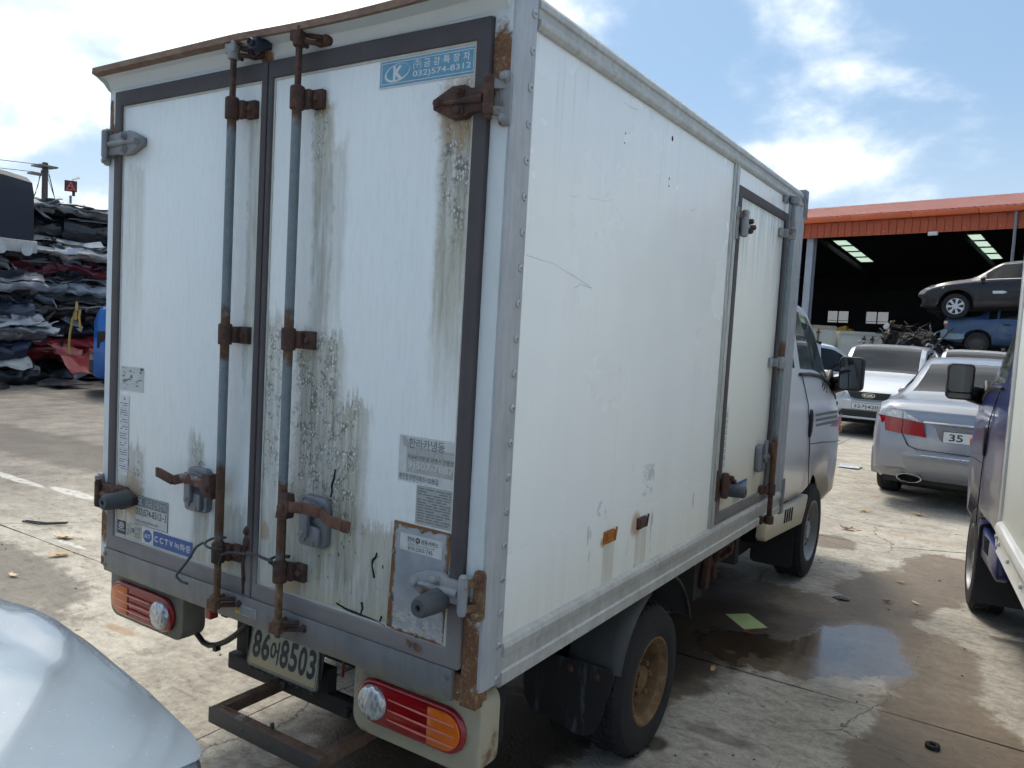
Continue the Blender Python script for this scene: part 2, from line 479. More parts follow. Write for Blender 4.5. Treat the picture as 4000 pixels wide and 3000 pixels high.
YELLOW_STK = flat('sticker_yellow', C(214, 160, 40), .5, 0, .1, 30)
GREY_STK = flat('sticker_worn_grey', C(158, 160, 156), .6, 0, .14, 60)
PALE_STK = flat('sticker_worn_white', C(186, 190, 190), .6, 0, .1, 40)
TYRE = flat('tyre_rubber', C(30, 30, 33), .85, 0, .25, 24, bump=.0012)
RUBBER_GREY = flat('grey_rubber', C(72, 76, 80), .8, 0, .1, 40)
def glass_fn(T):
    return dict(color=(.55, .62, .6), rough=.02, alpha=.42, spec=.6)
WINDOW = mat('window_glass', lambda T: dict(color=C(20, 25, 31), rough=.02, spec=.35))
CLEAR = mat('cab_window_glass', lambda T: dict(color=(.16, .2, .2), rough=.03, alpha=.5, spec=.8))
CLEAR.blend_method = 'BLEND' if hasattr(CLEAR, 'blend_method') else None
MIRROR = mat('mirror_glass', lambda T: dict(color=(.10, .11, .12), rough=.02, metal=1.0))
CHROME = mat('chrome', lambda T: dict(color=(.8, .81, .82), rough=.12, metal=1.0))
RED_LENS = mat('red_lamp_lens', lambda T: dict(color=T.mix(T.noise(30, 3), C(122, 8, 16), C(164, 18, 26)), rough=.12, coat=.5, spec=.5))
ORANGE_LENS = mat('orange_lamp_lens', lambda T: dict(color=T.mix(T.noise(30, 3), C(196, 92, 22), C(222, 116, 38)), rough=.14, coat=.5))
def clear_lens_fn(T):
    v = T.voro(90, sc=(1, 1, .5))
    return dict(color=T.ramp(v, (.1, C(140, 146, 150)), (.6, C(204, 208, 210))), rough=.16, metal=.35, normal=T.bump(v, .003), coat=.6)
CLEAR_LENS = mat('clear_lamp_lens', clear_lens_fn)
def paint(name, col, metal=.0, rough=.28, coat=.8, dust=.25):
    def fn(T):
        n = T.noise(4, 6, .65); f = T.noise(40, 4, .7); x, y, z = T.xyz()
        d = (n*.8 + f*.3).step(.5, .8)*dust
        return dict(color=T.mix(d, tuple(c*.98 for c in col), C(150, 142, 128)), rough=d*.5 + rough, metal=metal, coat=coat)
    return mat(name, fn)
SILVER = paint('silver_paint', C(146, 149, 156), .65, .34, .5, .10)
SILVER2 = paint('pale_silver_paint', C(186, 191, 197), .4, .34, .7, .12)
WHITE_PAINT = paint('white_paint', C(206, 208, 208), 0, .3, .6, .2)
BLUE_PAINT = paint('deep_blue_paint', C(14, 26, 86), 0, .3, .3, .03)
NAVY_PAINT = paint('black_navy_paint', C(11, 13, 24), 0, .34, .12, .02)
OLD_BLUE = paint('faded_blue_paint', C(38, 70, 108), .2, .4, .4, .25)

# ------------------------------------------------------------------ the white refrigerated box truck
W, L, Z0, Z1 = 1.64, 2.807, .66, 2.355
def zone(T, x, z, cx, hw, top, bot, fade=.25, soft=.5):
    """a vertical run-down mark or shade band: full under 'top', thinning out towards 'bot'"""
    return ((x - cx).abs()/hw).step(1.0, soft)*z.step(top + .012, top - .03)*z.step(bot, bot + fade)

def door_skin(T):
    x0, y, z0 = T.xyz()
    st = T.noise(46, 5, .72, sc=(1, 1, .055)); st2 = T.noise(120, 3, .7, sc=(1, 1, .14)); n = T.noise(3.5, 4, .6); f = T.noise(34, 5, .72)
    x = x0 + (n - .5)*.05 + (f - .5)*.03; z = z0 + (f - .5)*.09 + (st - .5)*.22
    c = T.mix(n, C(222, 229, 231), C(232, 236, 235))
    c = T.mix(st2.step(.4, .8)*.18, c, C(172, 182, 186))
    w = [zone(T, x, z, .17, .07, 2.05, 1.35, .5)*.40, zone(T, x, z, .768, .034, 2.16, 1.0, .6)*.75, zone(T, x, z, .66, .025, 2.1, 1.2, .6)*.3,  # streaks; the bands right of the rods also paint in their soft shade
         zone(T, x, z, 1.05, .05, 2.15, 1.15, .5)*.85, zone(T, x, z, 1.10, .05, 2.05, 1.3, .5)*.4, zone(T, x, z, 1.495, .062, 2.08, 1.25, .55)*1.0,
         zone(T, x, z, 1.06, .12, 1.54, .70, .3)*.95, zone(T, x, z, 1.15, .13, 1.36, .70, .2)*1.0, zone(T, x, z, .87, .05, 1.58, .72, .2)*.65,
         zone(T, x, z, .56, .06, .99, .72, .1)*.75, zone(T, x, z, .53, .05, 1.19, .92, .1)*.7, zone(T, x, z, .18, .10, 1.12, .72, .1)*.65,
         zone(T, x, z, 1.2, .42, 1.04, .70, .06)*.85, zone(T, x, z, .70, .12, 1.0, .72, .12)*.65]
    d = w[0]
    for k in w[1:]: d = d.max(k)
    grime_shade = (d*(st*1.5 - .18) + (st2 - .5)*d*.7).sat()
    c = T.mix((grime_shade*1.2).sat(), c, T.mix(st2, C(102, 99, 86), C(156, 153, 136)))
    c = T.mix((d*n.step(.35, .7)*.40), c, C(194, 188, 160))
    # blistered paint: pale flakes, dark crevices and pin holes
    bl = (zone(T, x, z, 1.05, .11, 1.53, 1.0, .12) + zone(T, x, z, 1.14, .10, 1.37, .95, .1) + zone(T, x, z, .88, .045, 1.55, 1.05, .1) + zone(T, x, z, 1.50, .055, 2.18, 1.70, .2)
          + zone(T, x, z, .545, .045, 1.17, 1.06, .03) + zone(T, x, z, 1.035, .04, 2.17, 1.95, .12) + zone(T, x, z, .20, .06, 1.1, .98, .05)).sat()
    v = T.voro(140, vec=T.scaled((1, 1, .62))); q = T.noise(22, 4, .7, off=(2, 5, 1))
    chip = v.step(.34, .20)*q.step(.48, .60)*bl
    crev = (v.step(.34, .52)*q.step(.44, .56)*f.step(.38, .56))*bl
    hole = T.voro(52, vec=T.scaled((1, 1, .5), off=(.3, 0, .7))).step(.20, .12)*q.step(.56, .48)*n.step(.40, .5)*((z0.step(1.10, .9)*x0.step(.85, .95)).max(bl*.6))
    c = T.mix(crev*.66, c, C(66, 64, 60))
    c = T.mix(chip*.85, c, C(232, 236, 236))
    c = T.mix(hole*.92, c, C(30, 30, 30))
    ru = None
    for cx, cz, r in ((1.50, 2.082, .070), (.20, .93, .065), (.10, .90, .05), (.862, .94, .022), (.985, .80, .045), (1.035, 2.15, .028), (.745, 2.15, .02), (.70, .83, .03), (.80, .86, .02)):
        q2 = (((x0 - cx)**2.0 + ((z0 - cz)*.7)**2.0).m('SQRT')/r + (f - .5)*1.8).step(1.12, .6)
        ru = q2 if ru is None else ru.max(q2)
    c = T.mix(ru*.62, c, T.mix(st2, C(132, 88, 50), C(188, 160, 110)))
    yl = z0.step(.86, .78)*n.step(.3, .6)*.45
    c = T.mix(yl, c, C(196, 188, 158))
    return dict(color=c, rough=.42 + grime_shade*.35, normal=T.bump(v, .0012, bl*.6))
DOOR = mat('stained_white_door', door_skin)

def side_skin(T):
    x, y, z = T.xyz()
    n = T.noise(1.6, 4, .55); st = T.noise(26, 6, .7, sc=(1, 1, .05)); f = T.noise(24, 6, .7)
    c = T.mix(n, C(234, 238, 240), C(240, 243, 244))
    drip = T.noise(55, 4, .7, sc=(1, 1, .03)).step(.52, .72)*z.step(1.7, 2.28)
    c = T.mix(drip*.22, c, C(170, 172, 166))
    c = T.mix(st.step(.5, .8)*.10, c, C(178, 184, 188))
    low = z.step(1.05, .78)
    c = T.mix(low*(st*.5 + .1), c, C(204, 198, 172))
    m = None
    for cy, top, bot, hw in ((.70, .93, .74, .045), (.95, .93, .74, .05)):
        q = zone(T, y, z, cy, hw, top, bot, .05, .8)
        m = q if m is None else m.max(q)
    c = T.mix(m*(st*.6), c, C(150, 144, 110))
    ru = None
    for cy, cz, r in ((.90, .94, .05), (.655, .93, .022), (.012, .885, .03), (.03, .72, .035)):
        q = (((y - cy)**2.0 + (z - cz)**2.0).m('SQRT')/r + (f - .5)*1.3).step(1.1, .4)
        ru = q if ru is None else ru.max(q)
    c = T.mix(ru*.7, c, C(172, 120, 60))
    # scuffed patches of peeled film
    pf = (((y - .98).abs()/.05).step(1.05, .85)*((z - 1.085).abs()/.055).step(1.1, .8)*f.step(.46, .56)).max(((y - .635).abs()/.045).step(1, .6)*((z - 1.03).abs()/.045).step(1, .5)*f.step(.52, .6))
    c = T.mix(pf*.5, c, C(150, 156, 156))
    vsc = (T.noise(18, 3, .5, sc=(1, 1, .25), off=(0, 5, 2)).step(.705, .72))*z.step(1.3, .9)
    c = T.mix(vsc*.5, c, C(120, 122, 122))
    hz = T.noise(2.2, 3, off=(3, 0, 0)); line = ((z - 1.9 - y*.12 + (hz - .5)*.25).abs()).step(.0022, .0008)*hz.step(.5, .56)
    c = T.mix(line*.4, c, C(140, 146, 150))
    wav = T.noise(2.4, 2, .4)
    return dict(color=c, rough=.22 + n*.1 + low*.2, normal=T.bump(wav + f*.02, .016), spec=.55)
SIDE = mat('white_frp_side', side_skin)
def sdoor_fn(T):
    x, y, z = T.xyz()
    st = T.noise(40, 6, .7, sc=(1, 1, .05)); n = T.noise(3, 4)
    top = z.step(1.72, 2.17)*st.step(.42, .7)
    c = T.mix(n, C(226, 229, 226), C(232, 233, 228))
    c = T.mix(top*.7, c, C(128, 128, 122))
    c = T.mix(z.step(1.15, .85)*.6*(st*.6+.4), c, C(186, 176, 138))
    return dict(color=c, rough=.45)
SDOOR = mat('grimy_side_door', sdoor_fn)
def frame_fn(T):
    x, y, z = T.xyz()
    n = T.noise(6, 5, .6); f = T.noise(26, 7, .72); g = T.noise(140, 3)
    c = T.mix(n, C(192, 201, 205), C(208, 215, 217))
    c = T.mix(g.step(.6, .75)*.2, c, C(120, 126, 130))
    ru = None
    for cx, cz, rx, rz in ((1.613, 2.185, .036, .085), (1.615, .72, .05, .19), (1.59, .70, .05, .07), (.02, 2.13, .03, .06), (.018, .80, .022, .06), (.012, .665, .03, .03), (.80, 2.305, .03, .04), (.015, 2.22, .012, .05), (1.63, .64, .05, .05)):
        q = ((((x - cx)/rx)**2.0 + ((z - cz)/rz)**2.0).m('SQRT') + (f - .5)*1.7).step(1.15, .7)
        ru = q if ru is None else ru.max(q)
    rc = T.ramp(f*.6 + g*.4, (.3, C(74, 50, 40)), (.5, C(112, 80, 58)), (.68, C(164, 134, 96)))
    c = T.mix((ru*1.2).sat(), c, rc)
    flake = ru*f.step(.6, .62)
    c = T.mix(flake*.75, c, C(206, 202, 182))
    return dict(color=c, rough=.5 + ru*.35, normal=T.bump(f*ru + flake, .003))
FRAME = mat('painted_rear_frame', frame_fn)
def gasket_fn(T):
    x, y, z = T.xyz(); n = T.noise(9, 6, .7); f = T.noise(120, 2)
    c = T.mix(n, C(58, 55, 58), C(82, 78, 80))
    dust = (z.step(1.0, .74)*.85 + n.step(.6, .8)*.15)*(n*.6 + .55)
    c = T.mix(dust.sat(), c, C(142, 138, 138))
    return dict(color=c, rough=.72, normal=T.bump(f, .0006))
GASKET = mat('door_seal_rubber', gasket_fn)
def sill_fn(T):
    x, y, z = T.xyz(); n = T.noise(5, 6, .66); s = T.noise(30, 5, .7, sc=(1, 1, .15))
    c = T.ramp(n*.6 + s*.4, (.3, C(100, 102, 104)), (.7, C(140, 142, 145)))
    c = T.mix(z.step(.69, .655)*n.step(.4, .7)*.6, c, C(150, 132, 92))
    return dict(color=c, rough=.5, metal=.3)
SILL = mat('grey_sill_plate', sill_fn)
def rod_fn(rustx):
    def fn(T):
        x, y, z = T.xyz(); n = T.noise(20, 6, .7); f = T.noise(150, 3, .7)
        c = T.mix(n, C(92, 104, 112), C(128, 140, 146))
        m = None
        for cz, r in ((2.156, .085), (1.508, .09), (1.01, .14), (.82, .12), (2.24, .1)):
            q = (((z - cz).abs())/r + (n - .5)*1.2).step(1.0, .55)
            m = q if m is None else m.max(q)
        m = m.max(f.step(.56, .62)*rustx)
        c = T.mix(m, c, T.ramp(f*.5 + n*.5, (.3, C(64, 48, 42)), (.7, C(122, 92, 68))))
        return dict(color=c, rough=.55 + m*.3, metal=.3, normal=T.bump(f*m, .0008))
    return fn
ROD = mat('galvanised_lock_rod', rod_fn(.35))
SROD = mat('clean_lock_rod', rod_fn(.0))
def patch_fn(T):
    x, y, z = T.xyz(); n = T.noise(7, 6, .65); f = T.noise(40, 6, .72)
    e = ((x - 1.362).min(1.538 - x)).min((z - .782)*1.0).min(1.062 - z)
    m = (e*85.0 + (f - .5)*2.6).step(.8, .2)
    low = (z.step(.90, .79)*f.step(.45, .62))
    c = T.ramp(n, (.3, C(136, 142, 150)), (.7, C(172, 177, 183)))
    c = T.mix(low*.75, c, C(204, 200, 186))
    c = T.mix((m.max(low*f.step(.58, .66))).sat(), c, T.mix(f, C(96, 62, 42), C(148, 108, 70)))
    return dict(color=c, rough=.45 + m*.35, metal=.3, normal=T.bump(f*(m + low), .002))
PATCH = mat('riveted_patch_sheet', patch_fn)
def housing_fn(T):
    x, y, z = T.xyz(); n = T.noise(9, 6, .7); f = T.noise(40, 5, .7)
    c = T.mix(n, C(150, 143, 122), C(178, 172, 150))
    c = T.mix(n.step(.5, .68), c, T.mix(f, C(92, 72, 54), C(140, 112, 80)))
    return dict(color=c, rough=.7)
HOUSING = mat('dirty_cream_lamp_bracket', housing_fn)
HOUSING_L = flat('dull_grey_lamp_bracket', C(122, 118, 106), .7, 0, .16, 9)
def flapmud(T):
    n = T.noise(9, 6, .7, sc=(1, 1, .18)); f = T.noise(60, 4)
    c = T.mix(n.step(.52, .66), C(24, 25, 30), C(92, 95, 104))
    return dict(color=c, rough=.7, normal=T.bump(f, .001))
FLAP = mat('muddy_rubber_flap', flapmud)
PLASTIC_DUSTY = flat('dusty_black_plastic', C(60, 62, 64), .6, 0, .25, 8)
def cabpaint(T):
    x, y, z = T.xyz(); n = T.noise(3, 5, .6); f = T.noise(36, 5, .7)
    low = (z.step(.82, .46) + (n - .5)*.3).sat()
    c = T.mix(n, C(232, 234, 236), C(238, 239, 240))
    c = T.mix((low*(f*.5 + .5)).sat(), c, C(204, 190, 150))
    return dict(color=c, rough=.3 + low*.3, metal=0.0, coat=.35 - low*.3)
CABPAINT = mat('silver_cab_paint', cabpaint)

def bolt(mb, x, z, y, r=.009, h=.008, mi=0):
    mb.lathe([(0, r*1.5), (-h*.25, r*1.5), (-h*.25, r), (-h, r), (-h*1.2, r*.6)], (x, y, z), 'Y', 8, mi)

def hinge(door, tipx, pinx, zc, sgn, m_strap, m_frame, bolts=True):
    """strap hinge on the rear; sgn +1: pin to the right of the tip"""
    X = lambda t: lerp(tipx, pinx, t)
    h1, h2 = (.038, .028) if sgn > 0 else (.038, .034)
    b = MB()
    P = [(X(0)-.004*sgn, zc-.012), (X(0)-.004*sgn, zc+.012), (X(.32), zc+h1), (X(.55), zc+h1), (X(.66), zc+h2), (X(1), zc+h2), (X(1), zc-h2), (X(.66), zc-h2), (X(.55), zc-h1), (X(.32), zc-h1)]
    b.prism(P, 'Y', -.026, -.005)
    b.tube([(X(.15), -.026, zc), (X(.9), -.028, zc)], [.006, .011], 8)
    for t, dz in ((.04, 0), (.42, .022), (.42, -.022)): bolt(b, X(t) + .008*sgn, zc + dz, -.026, .010, .014)
    b.build('hinge_strap', m_strap, door, bevel=.003)
    p = MB()
    p.lathe([(-.048, .006), (-.048, .010), (-.040, .010), (-.040, .0125), (.040, .0125), (.040, .0105), (.046, .0105), (.05, .007)], (pinx, -.030, zc), 'Z', 14)
    p.build('hinge_pin', m_strap, door)
    q = MB()
    fx = pinx + .030*sgn
    q.prism(rrect(fx-.016, fx+.016, zc-.062, zc+.062, .013), 'Y', -.010, .0015)
    q.bar((pinx, -.03, zc+.03), (fx, -.006, zc+.03), .008, .02); q.bar((pinx, -.03, zc-.03), (fx, -.006, zc-.03), .008, .02)
    bolt(q, fx, zc+.047, -.010, .010, .012); bolt(q, fx, zc-.047, -.010, .010, .012)
    q.build('hinge_leaf', m_frame, door, bevel=.002)

def lock_rod(door, xc, y, mrod, zs, z_top, z_bot, ear=1, cam_mat=(None, None)):
    r = MB(); r.tube([(xc, y, zs[-1]-.01), (xc, y, zs[0]+.01)], .0132, 16)
    r.build('lock_rod', mrod, door)
    e = MB()
    e.bar((xc, y, zs[0]), (xc, y, z_top-.02), .015, .015); e.build('rod_end_bar', cam_mat[0] or RUST, door, bevel=.004)
    e = MB()
    e.bar((xc, y, zs[-1]), (xc, y, z_bot+.015), .017, .017); e.build('rod_end_bar', cam_mat[1] or RUST, door, bevel=.004)
    for i, zc in enumerate(zs):
        b = MB()
        b.lathe([(-.03, .014), (-.03, .0195), (.026, .020), (.03, .018), (.032, .014)], (xc, y, zc), 'Z', 14)
        b.cbox((xc + .016*ear, y*.55, zc), (.034, .022, .048)); b.cbox((xc + .046*ear, -.012, zc), (.040, .016, .050))
        bolt(b, xc + .050*ear, zc, -.020, .009, .010)
        b.build('rod_bracket', RUST, door, bevel=.004)

def cam(frame_part, xc, zc, up, m, m2):
    """cam at the end of a lock rod with its keeper bolted to the frame"""
    b = MB(); s = 1 if up else -1
    b.lathe([(-.022, .011), (-.022, .017), (.018, .017), (.022, .011)], (xc, -.046, zc), 'Z', 12)
    b.cbox((xc-.017, -.048, zc + .008*s), (.014, .024, .030)); b.cbox((xc+.012, -.056, zc + .012*s), (.016, .012, .034))
    b.build('rod_cam', m, frame_part, bevel=.004)
    k = MB()
    k.prism(rrect(xc+.022, xc+.085, zc-.016, zc+.016, .014), 'Y', -.012, -.001)
    k.bar((xc+.012, -.03, zc+.012*s), (xc+.055, -.012, zc+.006*s), .014, .012); bolt(k, xc+.07, zc, -.012, .009, .01)
    k.tube([(xc-.006, -.014, zc-.01*s), (xc+.03, -.05, zc-.014*s), (xc+.05, -.014, zc-.012*s)], .007, 8)
    k.build('cam_keeper', m2, frame_part, bevel=.002)

def latch_rear(door, x0, x1, z0, z1, hub, end, mir):
    """die-cast latch with its clasp, handle bar and hub"""
    cx = (x0+x1)/2; w = .052
    b = MB()
    b.prism(rrect(cx-w, cx+w*.9, z0, z1, .02), 'Y', -.026, -.003); b.prism(rrect(cx-w*.85, cx+w*.6, z0+.004, z0+.062, .014), 'Y', -.04, -.02)
    b.build('latch_body', ZINC, door, bevel=.004)
    c = MB()
    c.prism(rrect(cx-.03, cx-.002, z0+.03, z1-.012, .006), 'Y', -.052, -.036); c.bar((cx-.016, -.044, z1-.016), (cx+.03, -.03, z1-.03), .016, .02)
    bolt(c, cx-.016, z0+.042, -.052, .006, .004); c.build('latch_clasp', ZINC, door, bevel=.003)
    for q in ((cx-.022, z0+.022), (cx+.012, z0+.014)): d = MB(); bolt(d, q[0], q[1], -.04, .006, .003); d.build('latch_screw', BOLT, door)
    zh = hub[1]
    h = MB(); s = 1 if end[0] > hub[0] else -1
    h.prism([(hub[0]-.02*s, zh-.036), (hub[0]+.022*s, zh-.034), (hub[0]+.03*s, zh), (hub[0]+.024*s, zh+.034), (hub[0]-.004*s, zh+.036)], 'Y', -.068, -.04)
    bolt(h, hub[0]+.004*s, zh-.004, -.068, .012, .006); h.build('handle_hub', RUST, door, bevel=.004)
    g = MB(); ex, ez = end
    pts = [(hub[0]+.01*s, -.062, zh), (lerp(hub[0], ex, .30), -.058, zh+.006), (lerp(hub[0], ex, .55), -.055, zh+.004), (lerp(hub[0], ex, .68), -.068, zh-.006), (ex-.02*s, -.078, ez+.002), (ex, -.072, ez)]
    for a, q in zip(pts[:-1], pts[1:]): g.bar(a, q, .009, .030)
    g.build('latch_handle', mat('worn_handle_bar', rust_fn(C(64, 44, 38), C(98, 66, 54), C(126, 94, 78), grey=.2)), door, bevel=.002)

def build_cargo(root):
    body = MB()
    t = .03
    body.box((W-t, .09, Z0+.10), (W-.006, L-.05, 2.29)); body.box((.006, .02, Z0), (t, L-.02, 2.33))
    body.box((.03, L-.06, Z0), (W-.03, L-.02, 2.33)); body.box((.01, .01, 2.325), (W-.02, L-.01, 2.35)); body.box((.02, .03, Z0-.01), (W-.03, L-.03, Z0+.06))
    cb = body.build('cargo_body', SIDE, root, smooth=0)
    # aluminium extrusions
    r = MB()
    prof = [(W+.004, 2.283), (W+.012, 2.292), (W+.012, 2.306), (W+.003, 2.309), (W+.003, 2.330), (W+.010, 2.333), (W+.008, 2.350), (W-.006, 2.366), (W-.05, 2.372), (W-.05, 2.3), (W-.02, 2.283)]
    n = len(prof); vs = [(px, yy, pz) for yy in (.10, L-.02) for px, pz in prof]
    r.add(vs, [tuple(range(n)), tuple(range(2*n-1, n-1, -1))] + [(i, (i+1) % n, n+(i+1) % n, n+i) for i in range(n)])
    r.build('roof_rail', ALU_DIRTY, cb, bevel=.002, smooth=50)
    l = MB(); l.box((-.006, .02, 2.29), (.03, L-.02, 2.36)); l.build('roof_rail', ALU_DIRTY, cb, bevel=.004)
    r = MB()
    prof = [(W+.004, .673), (W+.012, .680), (W+.012, .712), (W+.006, .716), (W+.006, .752), (W+.013, .756), (W+.015, .776), (W+.010, .788), (W-.002, .793), (W-.03, .793), (W-.03, .673)]
    n = len(prof); vs = [(px, yy, pz) for yy in (.09, L-.02) for px, pz in prof]
    r.add(vs, [tuple(range(n)), tuple(range(2*n-1, n-1, -1))] + [(i, (i+1) % n, n+(i+1) % n, n+i) for i in range(n)])
    r.build('bottom_rail', ALU_DIRTY, cb, smooth=25)
    r = MB(); r.box((-.008, .03, .673), (.03, L-.02, .793)); r.build('bottom_rail', ALU_DIRTY, cb, bevel=.003)
    # corner posts: the rear one carries a row of rivets
    p = MB()
    P = [(W-.004, .002), (W+.004, .004), (W+.008, .014), (W+.007, .090), (W+.001, .0925), (W-.02, .0925), (W-.02, .03), (W-.03, .002)]
    p.prism(P, 'Z', .690, 2.372); po = p.build('corner_post', ALU, cb, smooth=40)
    rv = MB(); rv.lathe([(0, .0105), (.0025, .0100), (.0045, .0070), (.0046, .0030), (.0022, .0028), (.002, .0005)], (0, 0, 0), 'X', 12)
    first = rv.build('rivet', [flat('rivet_alu', C(168, 170, 172), .4, .5, .06, 40)], cb)
    me = first.data; bpy.data.objects.remove(first)
    for k in range(20):
        o = bpy.data.objects.new('rivet', me); COL.objects.link(o); o.parent = cb; o.location = (W+.007, .0735, 2.308-.0845*k)
    p = MB(); p.box((-.004, .004, .67), (.03, .09, 2.36)); p.build('corner_post', ALU, cb, bevel=.006)
    p = MB()
    P = [(W-.02, L-.30), (W+.008, L-.30), (W+.010, L-.292), (W+.010, L-.272), (W+.003, L-.268), (W+.003, L-.235), (W+.010, L-.230), (W+.010, L-.215), (W+.002, L-.21), (W+.001, L-.075), (W+.011, L-.07), (W+.013, L-.045), (W+.006, L-.03), (W+.008, L-.012), (W-.004, L), (W-.03, L)]
    p.prism(P, 'Z', .785, 2.30); p.build('front_post', ALU, cb, smooth=25)
    c = MB(); c.box((W-.06, L-.06, 2.235), (W+.018, L+.006, 2.376)); c.lathe([(0, .016), (.004, .015), (.004, .009), (.007, .008)], (W+.018, L-.028, 2.325), 'X', 12)
    c.build('corner_cap', STEEL_GREY, cb, bevel=.014)
    c = MB(); c.box((W-.03, L-.055, .668), (W+.017, L+.004, .855)); c.lathe([(0, .018), (.004, .017), (.004, .010)], (W+.017, L-.028, .735), 'X', 12)
    c.build('corner_cap', STEEL_GREY, cb, bevel=.004)
    # rusty side markers
    for (y0, y1), m, lb in (((.655, .742), mat('broken_orange_marker', rust_fn(C(96, 54, 30), C(160, 96, 38), C(206, 140, 64))), 'broken orange side marker lamp'), ((.905, .992), RUST, 'rusted out side marker lamp')):
        s = MB(); z0, z1 = .922, .962; y1 -= .008
        s.box((W-.008, y0, z0), (W+.002, y1-.01, z1)); s.box((W+.001, y0+.01, z0+.006), (W+.007, lerp(y0, y1, .55), z1-.006)); s.bar((W+.002, y1-.012, z0+.002), (W+.004, y1-.004, z1+.006), .006, .010)
        note(s.build('side_marker', m, cb, bevel=.003), lb)
    # dents, holes and gouges in the skin
    for y, z, ry, rz in ((.984, 2.232, .008, .010), (.626, 2.165, .0025, .004), (.625, 2.137, .002, .003), (.98, 2.10, .003, .005), (.981, 2.076, .003, .004)):
        s = MB(); s.lathe([(0, 1), (.0012, .8), (.0012, .1)], (0, 0, 0), 'X', 10)
        o = s.build('skin_hole', flat('hole_dark', C(40, 42, 46), .9), cb); o.scale = (1, ry, rz); o.location = (W-.0062, y, z)
    s = MB()
    for P in ([(.371, 1.691), (.41, 1.704), (.45, 1.700), (.474, 1.699)], [(.12, 1.752), (.25, 1.745), (.37, 1.722), (.46, 1.703), (.476, 1.696)], [(.980, 2.103), (.979, 2.09), (.981, 2.074)], [(.60, 2.249), (.65, 2.246), (.70, 2.252)], [(1.0, 1.118), (.975, 1.115), (.965, 1.10), (.95, 1.094), (.958, 1.085)], [(.96, 1.07), (.975, 1.058), (.99, 1.055)], [(.845, .90), (.842, .87), (.836, .85)]):
        s = MB(); s.tube([(W-.0062, y, z) for y, z in P], .0007, 5); s.build('scratch', flat('scratch_grey', C(168, 173, 178), .7), cb)
    return cb

def build_rear_frame(root):
    f = MB()
    f.ring([(0, Z0), (W-.003, Z0-.006), (W-.003, 2.345), (0, 2.345)], [(.05, .72), (1.588, .72), (1.588, 2.287), (.05, 2.287)], 'Y', 0, .05)
    f.box((W-.05, -.0025, .645), (W-.001, .03, .70))
    fo = f.build('rear_frame', FRAME, root, bevel=.003)
    s = MB(); s.box((.045, -.014, .652), (1.571, .004, .733)); s.build('sill_plate', SILL, fo, bevel=.002)
    for x in (.052, 1.560):
        for z in (.672, .712): r = MB(); r.lathe([(0, .008), (-.003, .007), (-.003, .003)], (x, -.014, z), 'Y', 10); r.build('sill_rivet', BOLT, fo)
    # rain lip along the roof edge, rusting and slightly sagging
    lp = MB(); n = 24; rows = []
    for k in range(n+1):
        x = lerp(-.004, W-.012, k/n); sag = -.010*math.sin(math.pi*max(0, (k/n-.45)/.55))*1.2
        t = 2.358 + sag
        rows.append([(x, .03, t+.006), (x, -.047, t+.003), (x, -.060, t), (x, -.062, t-.019), (x, -.052, t-.020), (x, -.034, t-.022), (x, -.016, t-.027), (x, -.006, t-.040), (x, -.001, t-.056), (x, .003, t-.058)])
    lp.grid(rows); lo = lp.build('rain_lip', [LIP, FRAME], fo, smooth=30)
    for p in lo.data.polygons:
        if p.center.z < 2.336 and p.center.y > -.052: p.material_index = 1
    e = MB()
    for x in (-.004, W-.014): e.prism([(.02, 2.36), (-.045, 2.358), (-.060, 2.352), (-.060, 2.338), (-.045, 2.332), (-.022, 2.318), (-.004, 2.298), (.02, 2.290)], 'X', x, x+.003)
    e.build('lip_end', FRAME, fo)
    # reversing camera under the lip
    c = MB(); c.cbox((.815, -.032, 2.322), (.05, .03, .022)); c.cbox((.826, -.055, 2.315), (.03, .035, .028)); c.lathe([(0, .011), (-.012, .011), (-.012, .008), (-.006, .007)], (.826, -.073, 2.315), 'Y', 12)
    c.tube([(.79, -.03, 2.325), (.765, -.04, 2.318), (.755, -.03, 2.308), (.77, -.02, 2.302), (.80, -.02, 2.312)], .0035, 6)
    c.build('reversing_camera', flat('camera_navy', C(34, 42, 56), .5), fo, bevel=.003)
    cam(fo, .711, 2.315, True, RUST_GALV, RUST); cam(fo, .983, 2.312, True, RUST, RUST)
    cam(fo, .704, .705, False, RUST_PALE, RUST); cam(fo, .982, .702, False, RUST_PALE, RUST)
    y = MB(); quad(y, REAR, .757, .852, .676, .706, .0152, 0); quad(y, REAR, .757, .777, .677, .705, .0156, 1)
    for k in range(5): quad(y, REAR, .781, .848 - .008*(k % 2), .698-.0045*k, .700-.0045*k, .0156, 2)
    put_text(y, '▲!', REAR, .760, .774, .685, .697, .016, 2); y.build('warning_sticker', [GREY_STK, YELLOW_STK, INK_GREY], fo, smooth=0)
    return fo

def lines(mb, frame, x0, x1, z0, z1, n, off, mi, rng, gap=.5):
    """rows of small print, each row broken into word-length strips"""
    h = (z1-z0)/n
    for k in range(n):
        z = z1 - h*(k+.5); x = x0
        while x < x1 - .004:
            w = rng.uniform(.008, .028)*(x1-x0)/.1; e = min(x+w, x1)
            if rng.random() < .88: quad(mb, frame, x, e, z-h*gap/2, z+h*gap/2, off, mi)
            x = e + .004*(x1-x0)/.1

